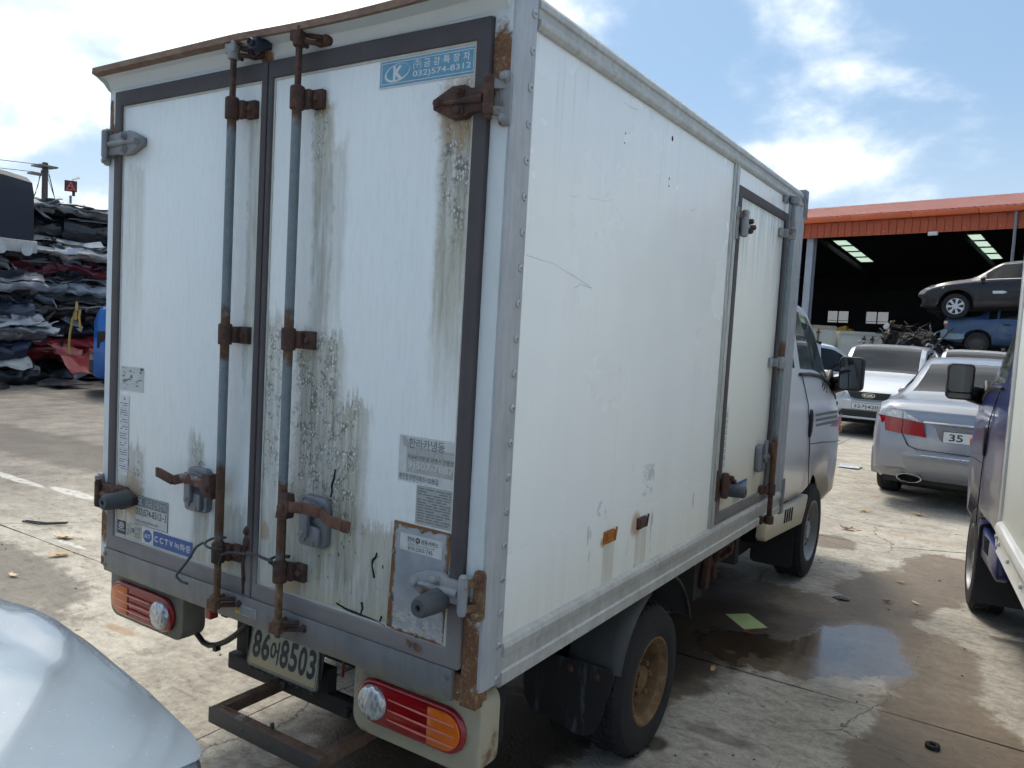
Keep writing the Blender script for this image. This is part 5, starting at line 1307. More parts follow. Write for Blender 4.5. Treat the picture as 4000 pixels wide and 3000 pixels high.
def build_black_sedan(loc, rot):
    r = thing('black_sedan', 'dark saloon with a smashed nose stacked on top of the blue car', 'car', loc, rot)
    def crush(v):
        if v.y > 1.95: 
            n = mnoise.noise(v*5)
            v = v + Vector((0, n*.08, n*.05))
            if v.z < .6: v.y -= .08
        return v
    K = [(y*.95, zt*.98, zb*.98, w*.96, wt*.96, z0+.02) for y, zt, zb, w, wt, z0 in SEDAN]
    loft_body(r, K, [(-1.33, .33, .385), (1.44, .33, .40)], (.42*.95, 1.16*.95), (-1.58*.95, -.98*.95), [(-1.25, -.34), (-.27, .78)], NAVY_PAINT, crush=crush, pillar=(-.35, -.26))
    cap = flat('pale_hub_cap', C(190, 194, 200), .35, .3, .06)
    for y in (-1.33, 1.44):
        for s in (1, -1): wheel(r, s*.90, y, .32, .32, .205, .2, s, cap, style='alloy', tread=False)
    for s in (-1, 1):
        b = MB(); rows = []
        for t in range(6):
            a = t/5; rows.append([(s*lerp(.80, .90, a), lerp(2.17, 1.78, a)-.04, lerp(.66, .80, a)), (s*lerp(.77, .875, a), lerp(2.15, 1.72, a)-.03, lerp(.76, .885, a)+.012)])
        b.grid(rows); b.build('headlamp', mat('yellowed_headlamp', lambda T: dict(color=C(224, 220, 200), rough=.2, coat=.5)), r, solid=.03)
        b = MB(); b.sphere((s*.98, .84, 1.0), (.10, .06, .06)); b.build('door_mirror', BLACK, r)
        line(r, [(s*.90, 1.1, .985), (s*.905, .5, 1.0), (s*.905, -.5, 1.005), (s*.90, -1.2, 1.01)], CHROME, .008, 'chrome_belt')
        line(r, [(s*.895, 1.08, .99), (s*.78, .75, 1.22), (s*.63, .40, 1.395), (s*.63, -.25, 1.435), (s*.62, -.85, 1.39), (s*.8, -1.25, 1.12)], CHROME, .006, 'window_trim')
        b = MB(); b.prism([(.30, .66), (.38, .70), (.62, .70), (.62, .63), (.40, .625)], 'X', s*.90, s*.925); b.build('side_repeater', WHITE_STK, r, bevel=.008)
        line(r, [(s*.912, .30, .665), (s*.915, -1.0, .68)], BLACK, .012, 'side_moulding')
        line(r, [(s*.902, .92, .99), (s*.912, .90, .6), (s*.90, .86, .34)], GAP, .004)
        b = MB(); b.prism(rrect(-.28, -.12, .865, .895, .012), 'X', s*.885, s*.915); b.build('door_handle', CHROME, r, bevel=.006)
    # torn bumper and hanging wheel-arch liner
    b = MB(); rng = random.Random(3)
    for k in range(3):
        rows = []
        for i in range(9):
            a = i/8; y = 2.2 - .5*a - .05*k; rows.append([(.70 + .12*a + rng.uniform(-.03, .03), y + rng.uniform(-.04, .04), .55 - .20*j/3 - .18*math.sin(a*3) - .06*k + rng.uniform(-.03, .03)) for j in range(4)])
        b.grid(rows)
    b.build('torn_bumper', BLACK, r, solid=.01)
    return r

def build_blue_sedan(loc, rot):
    r = thing('blue_sedan', 'old faded blue saloon, tail to the left, under the black car', 'car', loc, rot)
    K = [(-1.98, .92, .86, .72, .62, .36), (-1.90, .96, .89, .78, .66, .32), (-1.6, .985, .90, .81, .70, .29), (-1.28, 1.0, .90, .82, .68, .27), (-.72, 1.36, .905, .825, .57, .26), (-.2, 1.405, .90, .825, .585, .26), (.35, 1.39, .89, .825, .58, .26), (1.0, .96, .875, .82, .66, .27), (1.5, .88, .82, .81, .70, .28), (1.9, .78, .72, .75, .62, .32), (1.98, .68, .6, .68, .56, .36)]
    loft_body(r, K, [(-1.2, .29, .33), (1.22, .29, .34)], (.40, .96), (-1.24, -.76), [(-.98, -.80), (-.74, -.12), (-.04, .66)], OLD_BLUE)
    for y in (-1.2, 1.22):
        for s in (1, -1): wheel(r, s*.79, y, .285, .285, .175, .16, s, flat('dark_steel_wheel', C(70, 66, 64), .6, .2), dish=.03, tread=False)
    low = flat('pale_blue_lower', C(122, 142, 152), .55, .1, .12, 8)
    for s in (-1, 1):
        b = MB(); b.prism(rrect(-2.0, -1.72, .715, .84, .02), 'X', s*.60, s*.765); b.build('tail_lamp', mat('orange_white_lamp', lambda T: (lambda x, y, z: dict(color=T.mix(z.step(.765, .775), C(206, 96, 44), C(226, 206, 180)), rough=.2))(*T.xyz())), r, bevel=.012)
        b = MB(); rows = []
        for i in range(9):
            a = i/8; y = lerp(-2.0, -1.50, a); rows.append([(s*(.765 + .045*math.sin(a*1.6)), y, z) for z in (.36+.10*max(0, a-.7), .46, .56, .62)])
        b.grid(rows); b.build('quarter_panel_lower', low, r, solid=.012)
        line(r, [(s*.80, -.12, .90), (s*.828, -.11, .6), (s*.82, -.10, .33)], GAP, .004); line(r, [(s*.79, -.78, .90), (s*.826, -.82, .6), (s*.824, -.86, .5)], GAP, .004)
        b = MB(); b.prism(rrect(-.66, -.50, .77, .81, .018), 'X', s*.80, s*.835); b.build('door_handle', BLACK, r, bevel=.006)
    b = MB(); b.box((-.74, -2.06, .38), (.74, -1.95, .60)); b.build('bumper', low, r, bevel=.04)
    return r

def build_hood_car(loc, rz):
    r = thing('pale_silver_car', 'pale silver car whose dusty hood fills the lower left corner', 'car', loc, (0, 0, rz))
    K = [(-2.3, .98, .92, .78, .68, .33), (-2.2, 1.04, .97, .86, .74, .28), (-1.6, 1.09, 1.0, .89, .74, .25), (-.9, 1.42, 1.0, .895, .58, .24), (-.3, 1.46, .99, .90, .6, .24), (.3, 1.44, .975, .90, .6, .24), (1.05, 1.08, .96, .895, .68, .24), (1.5, .985, .93, .895, .80, .25), (1.85, .915, .885, .892, .83, .26), (2.0, .885, .86, .885, .835, .27), (2.09, .866, .842, .865, .82, .28), (2.125, .858, .835, .83, .79, .29), (2.20, .848, .826, .555, .52, .32), (2.245, .842, .82, .30, .28, .34), (2.27, .836, .81, .10, .09, .36)]
    def hoodpaint(T):
        n = T.noise(3, 5, .6); f = T.noise(70, 5, .7); g = T.noise(6, 6, .7, sc=(3, 1, 1), off=(1, 4, 0))
        x, y, z = T.xyz()
        c = T.mix(n, C(146, 160, 172), C(162, 174, 184)); c = T.mix(g.step(.66, .72)*.5, c, C(120, 126, 132))
        spk = T.voro(28, sc=(1, 3, 1)).step(.10, .04); c = T.mix(spk*.6, c, C(232, 236, 238))
        return dict(color=c, rough=.14 + n*.14 + f*.06, metal=.35, coat=.7, normal=T.bump(T.noise(1.8, 2), .010))
    loft_body(r, K, [(-1.3, .33, .39), (1.42, .33, .39)], (.37, 1.02), (-1.55, -.93), [(-1.2, -.32), (-.24, .76)], mat('dusty_hood_silver', hoodpaint))
    for y in (-1.3, 1.42):
        for s in (1, -1): wheel(r, s*.88, y, .32, .32, .2, .2, s, CHROME, style='alloy', tread=False)
    for s in (-1, 1):
        b = MB(); rows = []
        for t in range(6):
            a = t/5; rows.append([(s*lerp(.55, .84, a), lerp(2.225, 2.14, a), lerp(.62, .66, a)), (s*lerp(.55, .84, a), lerp(2.215, 2.13, a), lerp(.70, .76, a))])
        b.grid(rows); b.build('headlamp', CLEAR_LENS, r, solid=.02)
    b = MB(); b.box((-.45, 2.24, .45), (.45, 2.31, .60)); b.build('grille', BLACK, r, bevel=.02)
    return r

# ------------------------------------------------------------------ crushed cars
def crumple(v, seed, amp, f=3.):
    p = Vector((v.x*f + seed*7.3, v.y*f - seed*3.1, v.z*f + seed))
    n = mnoise.noise_vector(p) + .5*mnoise.noise_vector(p*2.3)
    return v + n*amp
def crushed_paint(name, col):
    return mat(name, lambda T: (lambda n, f: dict(color=T.mix(n.step(.5, .72)*.6, col, C(70, 66, 64)), rough=.22 + f*.2, metal=.2, coat=.5, normal=T.bump(f, .03)))(T.noise(4, 6, .7), T.noise(11, 5, .7)))
CRUSH_DARK = mat('crushed_dark_scrap', lambda T: (lambda n, v: dict(color=T.ramp(n, (.35, C(16, 17, 20)), (.6, C(48, 50, 56)), (.75, C(120, 124, 130))), rough=.45, metal=.3, normal=T.bump(n + v*.5, .05)))(T.noise(9, 6, .75), T.voro(14)))
SHARD = mat('crushed_glass_plastic', lambda T: dict(color=T.mix(T.noise(8, 4), C(30, 34, 40), C(70, 78, 86)), rough=.15, spec=.7))

def crushed_car(loc, rz, ln, wd, ht, col, label, seed, group, lamp=False, tyre=False, label_part=None):
    r = thing('crushed_car', label, 'crushed car', loc, (0, 0, rz), group)
    rng = random.Random(seed); cn = 'crushed_%d_%d_%d' % tuple(int(c*255) for c in col)
    m = crushed_paint(cn, col)
    # local: length along y, outward face at +x
    h = MB(); rows = []; nu, nv = 40, 22
    for i in range(nu+1):
        y = lerp(-ln/2, ln/2, i/nu); row = []
        for j in range(nv):
            a = 2*math.pi*j/nv; sx = math.copysign(abs(math.cos(a))**.5, math.cos(a)); sz = math.copysign(abs(math.sin(a))**.5, math.sin(a))
            e = 1 - .15*abs(2*i/nu-1)**4
            row.append(crumple(Vector((sx*wd*.47*e, y, ht*.5 + sz*ht*.60)), seed, .10, 3.1))
        rows.append(row)
    h.grid(rows, closed=True); so_ = h.build('crushed_shell', [CRUSH_DARK, m, SHARD], r, smooth=32)
    for p in so_.data.polygons:
        q_ = mnoise.noise(p.center*1.7 + Vector((seed, 0, seed*2))); zz = p.center.z/ht
        p.material_index = 1 if q_ > -.12 and not (.52 < zz < .72 and q_ < .25) else (2 if q_ < -.32 else 0)
    def sheet(nm, y0, y1, z0, z1, x, tilt, m_, amp, bulge=.11, k=(14, 6)):
        b = MB(); rows = []
        for i in range(k[0]+1):
            u = i/k[0]; row = []
            for j in range(k[1]+1):
                w = j/k[1]
                v = Vector((x + bulge*math.sin(math.pi*w) + tilt*(w-.5), lerp(y0, y1, u), lerp(z0, z1, w) + .04*math.sin(u*5+seed)))
                row.append(crumple(v, seed + len(nm)*.3 + y0, amp, 4.2))
            rows.append(row)
        b.grid(rows); return b.build(nm, m_, r, solid=.006, smooth=28)
    n = max(2, int(ln/1.3)); cuts = [-ln/2 + ln*k/n for k in range(n+1)]
    for k in range(n):
        a, b_ = cuts[k]+rng.uniform(-.1, .05), cuts[k+1]+rng.uniform(-.02, .14)
        z0 = rng.uniform(.04, .22)*ht; z1 = rng.uniform(.55, .85)*ht
        sheet('door_panel', a, b_, z0, z1, wd*.5 + rng.uniform(-.06, .04), rng.uniform(-.22, .04), m, .085)
    sheet('roof_panel', -ln*.3, ln*.3, ht*.72, ht*1.02, wd*.42, -.34, m, .06, .03, (14, 5))
    sheet('bonnet_panel', ln*.18, ln*.5, ht*.55, ht*.95, wd*.46, -.30, m, .08, .05)
    for k in range(rng.randint(2, 4)):
        y = rng.uniform(-ln*.4, ln*.3); z = rng.uniform(.2, .8)*ht
        sheet('window_shard', y, y+rng.uniform(.3, .6), z, z+rng.uniform(.1, .18), wd*.52, rng.uniform(-.15, .15), SHARD, .03, .01, (5, 3))
    for k in range(rng.randint(2, 3)):
        y = rng.uniform(-ln*.45, ln*.2); z = rng.uniform(.1, .95)*ht; b = MB()
        P = [crumple(Vector((wd*.53, y + t*rng.uniform(.12, .2), z)), seed+k, .05, 3) for t in range(7)]
        b.tube(P, [.012, .02, .022, .02, .018, .02, .012], 6); b.build('bent_bumper', rng.choice([STEEL_GREY, BLACK, m, PLASTIC_DUSTY]), r)
    bits = MB(); hoops = MB()
    for k in range(int(9*ln/4)):
        c = Vector((wd*.5 + rng.uniform(-.02, .08), rng.uniform(-ln/2, ln/2), rng.uniform(.05, ht*.95))); R_ = rng.uniform(.10, .35); a0 = rng.uniform(0, 6); kk = rng.uniform(.8, 2.2)
        P_ = [c + Vector((rng.uniform(-.01, .01) + .03*math.sin(a0+t*.6), (t-4)*R_*.25, R_*.35*math.sin(a0 + kk*t*.25))) for t in range(9)]
        hoops.tube(P_, rng.uniform(.006, .02), 5, rng.choice([0, 0, 1, 2]))
    o = hoops.build('bent_trim', [BLACK, STEEL_GREY, m], r); o['kind'] = 'stuff'
    for k in range(int(7*ln/4)):
        c = Vector((wd*.5 + rng.uniform(-.04, .10), rng.uniform(-ln/2, ln/2), rng.uniform(0, ht)))
        a = Vector((rng.uniform(-.15, .15), rng.uniform(-.30, .30), rng.uniform(-.20, .20))); w_ = rng.uniform(.02, .13)
        u = Vector((rng.uniform(-.9, .5), rng.uniform(-.9, .9), 1)).normalized()*w_; mi = rng.choice([0, 0, 0, 1, 1, 2, 3, 3, 4])
        j = [Vector((rng.uniform(-.03, .03), rng.uniform(-.04, .04), rng.uniform(-.03, .03))) for _ in range(6)]
        P_ = [c-a-u+j[0], c-u*.7+j[1], c+a-u+j[2], c+a+u+j[3], c+u+j[4], c-a+u*.6+j[5]]
        bits.add(P_ + [p - Vector((.012, 0, 0)) for p in P_], [(0, 1, 4, 5), (1, 2, 3, 4), (6, 11, 10, 7), (7, 10, 9, 8), (0, 5, 11, 6), (2, 8, 9, 3), (3, 9, 10, 4), (4, 10, 11, 5), (0, 6, 7, 1), (1, 7, 8, 2)], mi)
    o = bits.build('torn_scraps', [CRUSH_DARK, BLACK, m, SILVER2, SHARD], r, smooth=0); o['kind'] = 'stuff'
    if lamp:
        b = MB(); b.prism([(lamp[0], ht*.42), (lamp[0]+.10, ht*.34), (lamp[0]+.36, ht*.40), (lamp[0]+.22, ht*.66), (lamp[0]+.05, ht*.74)], 'X', wd*.50, wd*.60); b.build('tail_lamp', RED_LENS, r, bevel=.02)
    if tyre:
        w_ = wheel(r, wd*.52, tyre, ht*.42, ht*.42 if ht < .6 else .3, .17, .16, 1, RUST, tread=False)
    return r

# ------------------------------------------------------------------ assemble the trucks
def main_truck():
    r = thing('box_truck', 'white refrigerated box truck with stained rear doors and rusty lock rods', 'truck')
    build_cargo(r); build_rear_frame(r); build_rear_doors(r); build_side_door(r); build_running_gear(r); build_tail(r)
    build_cab(r, CABPAINT, CABPAINT)
main_truck()

def second_truck():
    r = thing('blue_truck', 'white box truck with dark blue cab at the right edge of the picture', 'truck', (2.922, .10, 0), (0, 0, rad(7)))
    b = MB(); b.box((.065, 0, .70), (1.64, 2.8, 2.45))
    m = mat('plain_white_box', lambda T: (lambda n, z: dict(color=T.mix(z.step(1.1, .75)*n, C(228, 233, 228), C(204, 202, 186)), rough=.4, normal=T.bump(T.noise(2, 2), .006)))(T.noise(4, 5, .6), T.xyz()[2]))
    bo = b.build('cargo_body', m, r, bevel=.02)
    p = MB(); p.box((.053, 2.74, .66), (.12, 2.815, 2.47)); p.build('corner_post', WHITE_PAINT, bo, bevel=.01)
    k = MB()
    prof = [(.061, .80), (.043, .79), (.035, .765), (.043, .742), (.055, .735), (.057, .668), (.049, .655), (.095, .655), (.095, .80)]
    n = len(prof); vs = [(px, yy, pz) for yy in (.0, 2.735) for px, pz in prof]
    k.add(vs, [tuple(range(n)), tuple(range(2*n-1, n-1, -1))] + [(i, (i+1) % n, n+(i+1) % n, n+i) for i in range(n)]); k.build('bottom_rail', WHITE_PAINT, bo, smooth=40)
    t = MB()
    for y in (.3, .9, 1.45, 1.95, 2.35, 2.68): t.lathe([(0, .012), (-.006, .011), (-.009, .006)], (.055, y, .70), 'X', 10)
    t.lathe([(0, .012), (-.006, .011), (-.009, .006)], (.052, 2.76, .72), 'X', 10); t.build('rail_bolt', WHITE_PAINT, bo)
    build_cab(r, BLUE_PAINT, BLUE_PAINT, decals=False)
    fr = flat('silver_rusty_rim', C(150, 150, 150), .45, .4, .2, 12)
    for x, s in ((.075, -1), (1.565, 1)):
        wheel(r, x, 4.06, .318, .318, .200, .19, s, fr, dish=.05); wheel(r, x+.02*s, 1.1, .281, .281, .16, .15, s, RUST, dish=.1, tread=False)
    f = MB(); f.prism(rrect(.06, .50, .16, .62, .03), 'Y', 3.60, 3.607); f.build('mud_flap', flat('second_flap', C(40, 42, 46), .7), r)
    f = MB(); f.prism(rrect(.03, .40, .18, .55, .03), 'Y', .75, .757); f.build('mud_flap', FLAP, r)
    c = MB()
    for x in (.44, 1.20): c.box((x-.03, .1, .47), (x+.03, 4.2, .60))
    c.box((.5, 3.0, .30), (1.2, 4.2, .62)); c.tube([(.1, 1.1, .28), (1.54, 1.1, .28)], .05, 10); c.build('chassis', DARK, r)
second_truck()

# ------------------------------------------------------------------ other cars
build_sedan_rear((2.33, 9.74, 0), 0)
build_suv_front((.42, 15.75, 0), rad(180))
build_hood_car((.785, -2.85, 0), 0)
build_plain_suv((-1.55, 18.2, 0), rad(-62), 'silver_van', 'silver car with black roof bars behind the truck cab mirror', SILVER2, BLACK)
build_plain_suv((1.80, 18.9, 0), rad(180), 'parked_suv', 'white estate car behind the silver saloon, only its roof showing', WHITE_PAINT, CHROME)
build_blue_sedan((2.80, 23.1, 1.61), (0, 0, rad(-90)))
build_black_sedan((2.50, 23.0, 2.57), (rad(-2.4), 0, rad(90)))
build_plain_suv((-10.25, 8.1, 0), rad(-29), 'blue_hatchback', 'bright blue car half hidden behind the left rear corner of the truck', paint('bright_blue_paint', C(14, 92, 168), .1, .3, .6, .15), BLACK, BLACK)

# ------------------------------------------------------------------ crushed car stacks
GP = 'crushed cars stacked at the yard edge'
def pile():
    K = [  # z, h, (colour left, label), (colour right, label), shift
        (.00, .44, (C(34, 38, 46), 'flattened charcoal car at the very bottom of the left stack'), (C(30, 32, 36), 'flattened black car at the bottom beside the blue car'), .25),
        (.44, .44, (C(28, 40, 70), 'crushed dark blue car, second from the bottom of the left stack'), (C(140, 30, 38), 'crushed car with bright red panel above the bottom layer'), -.35),
        (.88, .42, (C(150, 156, 164), 'crushed silver car low in the left stack'), (C(36, 38, 44), 'crushed black car with bent silver strips, low in the stack'), .30),
        (1.30, .42, (C(58, 66, 84), 'crushed slate blue car in the middle of the left stack'), (C(30, 34, 40), 'crushed black car with long diagonal panel'), -.2),
        (1.72, .40, (C(120, 124, 132), 'crushed grey car under the canopy bed'), (C(172, 178, 184), 'crushed pale silver car below the maroon one'), .15),
        (2.12, .36, (C(190, 194, 198), 'crushed white car beside the maroon one'), (C(106, 24, 42), 'crushed maroon car in the upper stack'), -.75),
        (2.48, .36, (0, 0), (C(196, 198, 198), 'crushed white car with torn panels above the maroon one'), -.3),
        (2.84, .52, (0, 0), (C(30, 32, 36), 'crushed black car with a red tail lamp on top of the stack'), .1),
        (3.36, .26, (0, 0), (C(132, 138, 144), 'crumpled silver wreck topping the stack at the truck edge'), .35)]
    for i, (z, h, a, b, sh) in enumerate(K):
        for k, (col, lb) in enumerate((a, b)):
            if k == 0 and i > 5: continue
            y = (4.05, 7.6)[k] + sh*(.5 if k == 0 else 1)
            lamp = (-1.85,) if (i == 7 and k == 1) else False
            crushed_car(((-13.85, -14.45)[k] - .03*i + .10*((i*37 + k*17) % 5 - 2), y, z), rad(((i*53 + k*29) % 9) - 4), 4.1, 1.75, h, col, lb, i*2.1 + k*5.7 + 1, GP, lamp, tyre=(.6 if (i + k) % 4 == 1 else False))
pile()
# wrecks carrying the stacked saloons
crushed_car((2.6, 23.3, 0), rad(-90), 4.2, 1.7, .85, C(60, 64, 70), 'crushed grey car at the foot of the stack of saloons', 31, None)
crushed_car((2.6, 23.2, .85), rad(-90), 4.2, 1.7, .76, C(120, 122, 126), 'crushed pale car directly under the old blue saloon', 37, None)
def burnt_wreck():
    r = thing('burnt_wreck', 'blackened burnt engine bay wreck below the nose of the dark saloon', 'wrecked car', (-.02, 23.0, 1.35))
    h = MB(); rows = []
    for i in range(15):
        row = []
        for j in range(12):
            a = 2*math.pi*j/12; row.append(crumple(Vector((lerp(-.62, .60, i/14), math.cos(a)*.6, .42 + math.sin(a)*.36)), 4.4, .16, 3))
        rows.append(row)
    h.grid(rows, closed=True); h.build('engine_bay', mat('burnt_metal', lambda T: (lambda n: dict(color=T.ramp(n, (.4, C(14, 13, 13)), (.6, C(46, 40, 36)), (.75, C(150, 130, 110))), rough=.8, normal=T.bump(n, .06)))(T.noise(12, 7, .78))), r, smooth=0)
    rng = random.Random(12); q = MB()
    for k in range(110):
        c = Vector((rng.uniform(-.68, .68), rng.uniform(-.78, -.35), rng.uniform(.05, .95))); a = Vector((rng.uniform(-.2, .2), rng.uniform(-.1, .1), rng.uniform(-.14, .14)))
        if rng.random() < .5: q.bar(c-a, c+a, rng.uniform(.02, .09), .012, rng.choice([0, 0, 0, 1, 2]))
        else: q.tube([c-a, c+Vector((0, -.05, .04)), c+a], rng.uniform(.008, .022), 5, rng.choice([0, 0, 0, 1, 2]))
    o = q.build('engine_scraps', [BLACK, RUST, STEEL_GREY], r, smooth=0); o['kind'] = 'stuff'
    b = MB(); rows = [[crumple(Vector((-.66 + .04*j, lerp(-.72, -.2, i/8), .1 + .95*j/6)), 8.8, .09, 3) for j in range(7)] for i in range(9)]
    b.grid(rows); b.build('scorched_wing', mat('scorched_paint', lambda T: dict(color=T.ramp(T.noise(7, 6, .7), (.4, C(60, 44, 34)), (.55, C(150, 128, 100)), (.7, C(206, 200, 190))), rough=.7)), r, solid=.01)
    for x in (-.3, .45): 
        b = MB(); b.tube([crumple(Vector((x + .1*t, -.74, .2 + .12*t)), x, .1, 3) for t in range(7)], .02, 6); b.build('bent_strut', PLASTIC_DUSTY, r)
    wheel(r, 0, 0, 0, .29, .18, .17, 1, RUST, tread=False).location = (.62, -.62, .22)
    for c in r.children:
        if c.name.startswith('wheel'): c.rotation_euler = (0, 0, rad(-60))
    b = MB(); b.prism([(-.64, .88), (-.54, 1.0), (-.46, .94), (-.5, .8), (-.6, .79)], 'Y', -.80, -.70); b.build('headlamp', CLEAR_LENS, r, bevel=.02)
    return r
burnt_wreck()
crushed_car((.05, 23.3, 0), rad(-90), 2.0, 1.7, .70, C(90, 92, 96), 'crushed grey car under the burnt wreck', 41, None)
crushed_car((.05, 23.2, .70), rad(-90), 2.0, 1.7, .72, C(50, 52, 56), 'crushed dark car directly under the burnt wreck', 43, None)

def canopy():
    r = thing('canopy_bed', 'dark tarpaulin covered truck bed sitting high on the left stack', 'truck bed', (-14.0, 3.66, 2.46))
    P = [(-1.0, .26), (-1.0, 1.15), (-.92, 1.38), (-.70, 1.50), (.70, 1.50), (.92, 1.38), (1.0, 1.15), (1.0, .26)]
    b = MB(); rows = []
    for i in range(19):
        y = lerp(-2.4, 2.35, i/18); s = 1 - .035*max(0, abs(i/9-1)-.8)*5
        rows.append([(x*s, y, .26 + (z-.26)*s - .012*math.cos(i*1.4)*(z > 1)) for x, z in P])
    b.grid(rows); n = len(P)
    for i in (0, 18): b.add(rows[i], [tuple(range(n))])
    b.build('tarpaulin', flat('navy_tarpaulin', C(34, 40, 52), .7, 0, .15, 3, bump=.004), r, smooth=40)
    b = MB(); b.box((-1.02, -2.4, .02), (1.02, 2.4, .25)); b.build('dropside', flat('pale_dropside', C(176, 178, 174), .6), r, bevel=.02)
    for y in (1.2, 1.75, 2.2):
        b = MB(); b.lathe([(0, .10), (.03, .10), (.03, .06)], (1.02, y, .06), 'X', 16); b.build('bed_lamp', CLEAR_LENS, r)
    b = MB(); b.box((-.9, -2.2, -.06), (.98, 2.3, .02)); b.build('bed_frame', CRUSH_DARK, r)
canopy()
# loose panels at the foot of the pile
def loose():
    rng = random.Random(21)
    spec = [(-12.75, 5.0, C(30, 34, 42), 'dark car panel lying at the foot of the left stack'), (-12.5, 6.3, C(60, 66, 74), 'grey bumper piece on the ground before the stacks'), (-12.9, 5.7, C(206, 206, 202), 'white crumpled panel leaning on the stack'),
            (-12.8, 6.9, C(150, 32, 36), 'red crumpled panel low in the stack'), (-12.6, 7.6, C(40, 44, 50), 'dark scrap plate near the blue car'), (-12.9, 4.3, C(38, 66, 120), 'blue scrap panel near the left edge')]
    for k, (x, y, c, lb) in enumerate(spec):
        b = MB(); tall = k in (2, 3, 5); rows = []
        for i in range(10):
            u = i/9; rows.append([crumple(Vector((-.10*j if tall else .2*(j-2), lerp(-.28, .28, u), (.06 + .08*j) if tall else .05 + .03*math.sin(j))), k*3.3, .09, 3.5) for j in range(5)])
        b.grid(rows); o = b.build('scrap_panel', crushed_paint('loose_%d' % k, c), None, solid=.01, smooth=28); o.location = (x, y, .03 + (.25 if k == 2 else .15 if k == 3 else 0)); tag(o, lb, 'scrap')
loose()
s = MB(); s.tube([(-11.35, 5.94, 1.62), (-11.30, 5.90, 1.40), (-11.26, 5.88, 1.30), (-11.2, 5.9, 1.36), (-11.2, 5.92, 1.48), (-11.3, 5.9, 1.46), (-11.33, 5.86, 1.30), (-11.38, 5.85, 1.1), (-11.40, 5.84, .85), (-11.36, 5.84, .70)], .022, 6)
s.tube([(-11.2, 5.9, 1.40), (-11.16, 5.9, 1.22), (-11.14, 5.9, 1.12)], .02, 6)
tag(s.build('lashing_strap', flat('yellow_strap', C(176, 146, 84), .8)), 'knotted yellow lashing strap hanging by the blue car', 'strap')

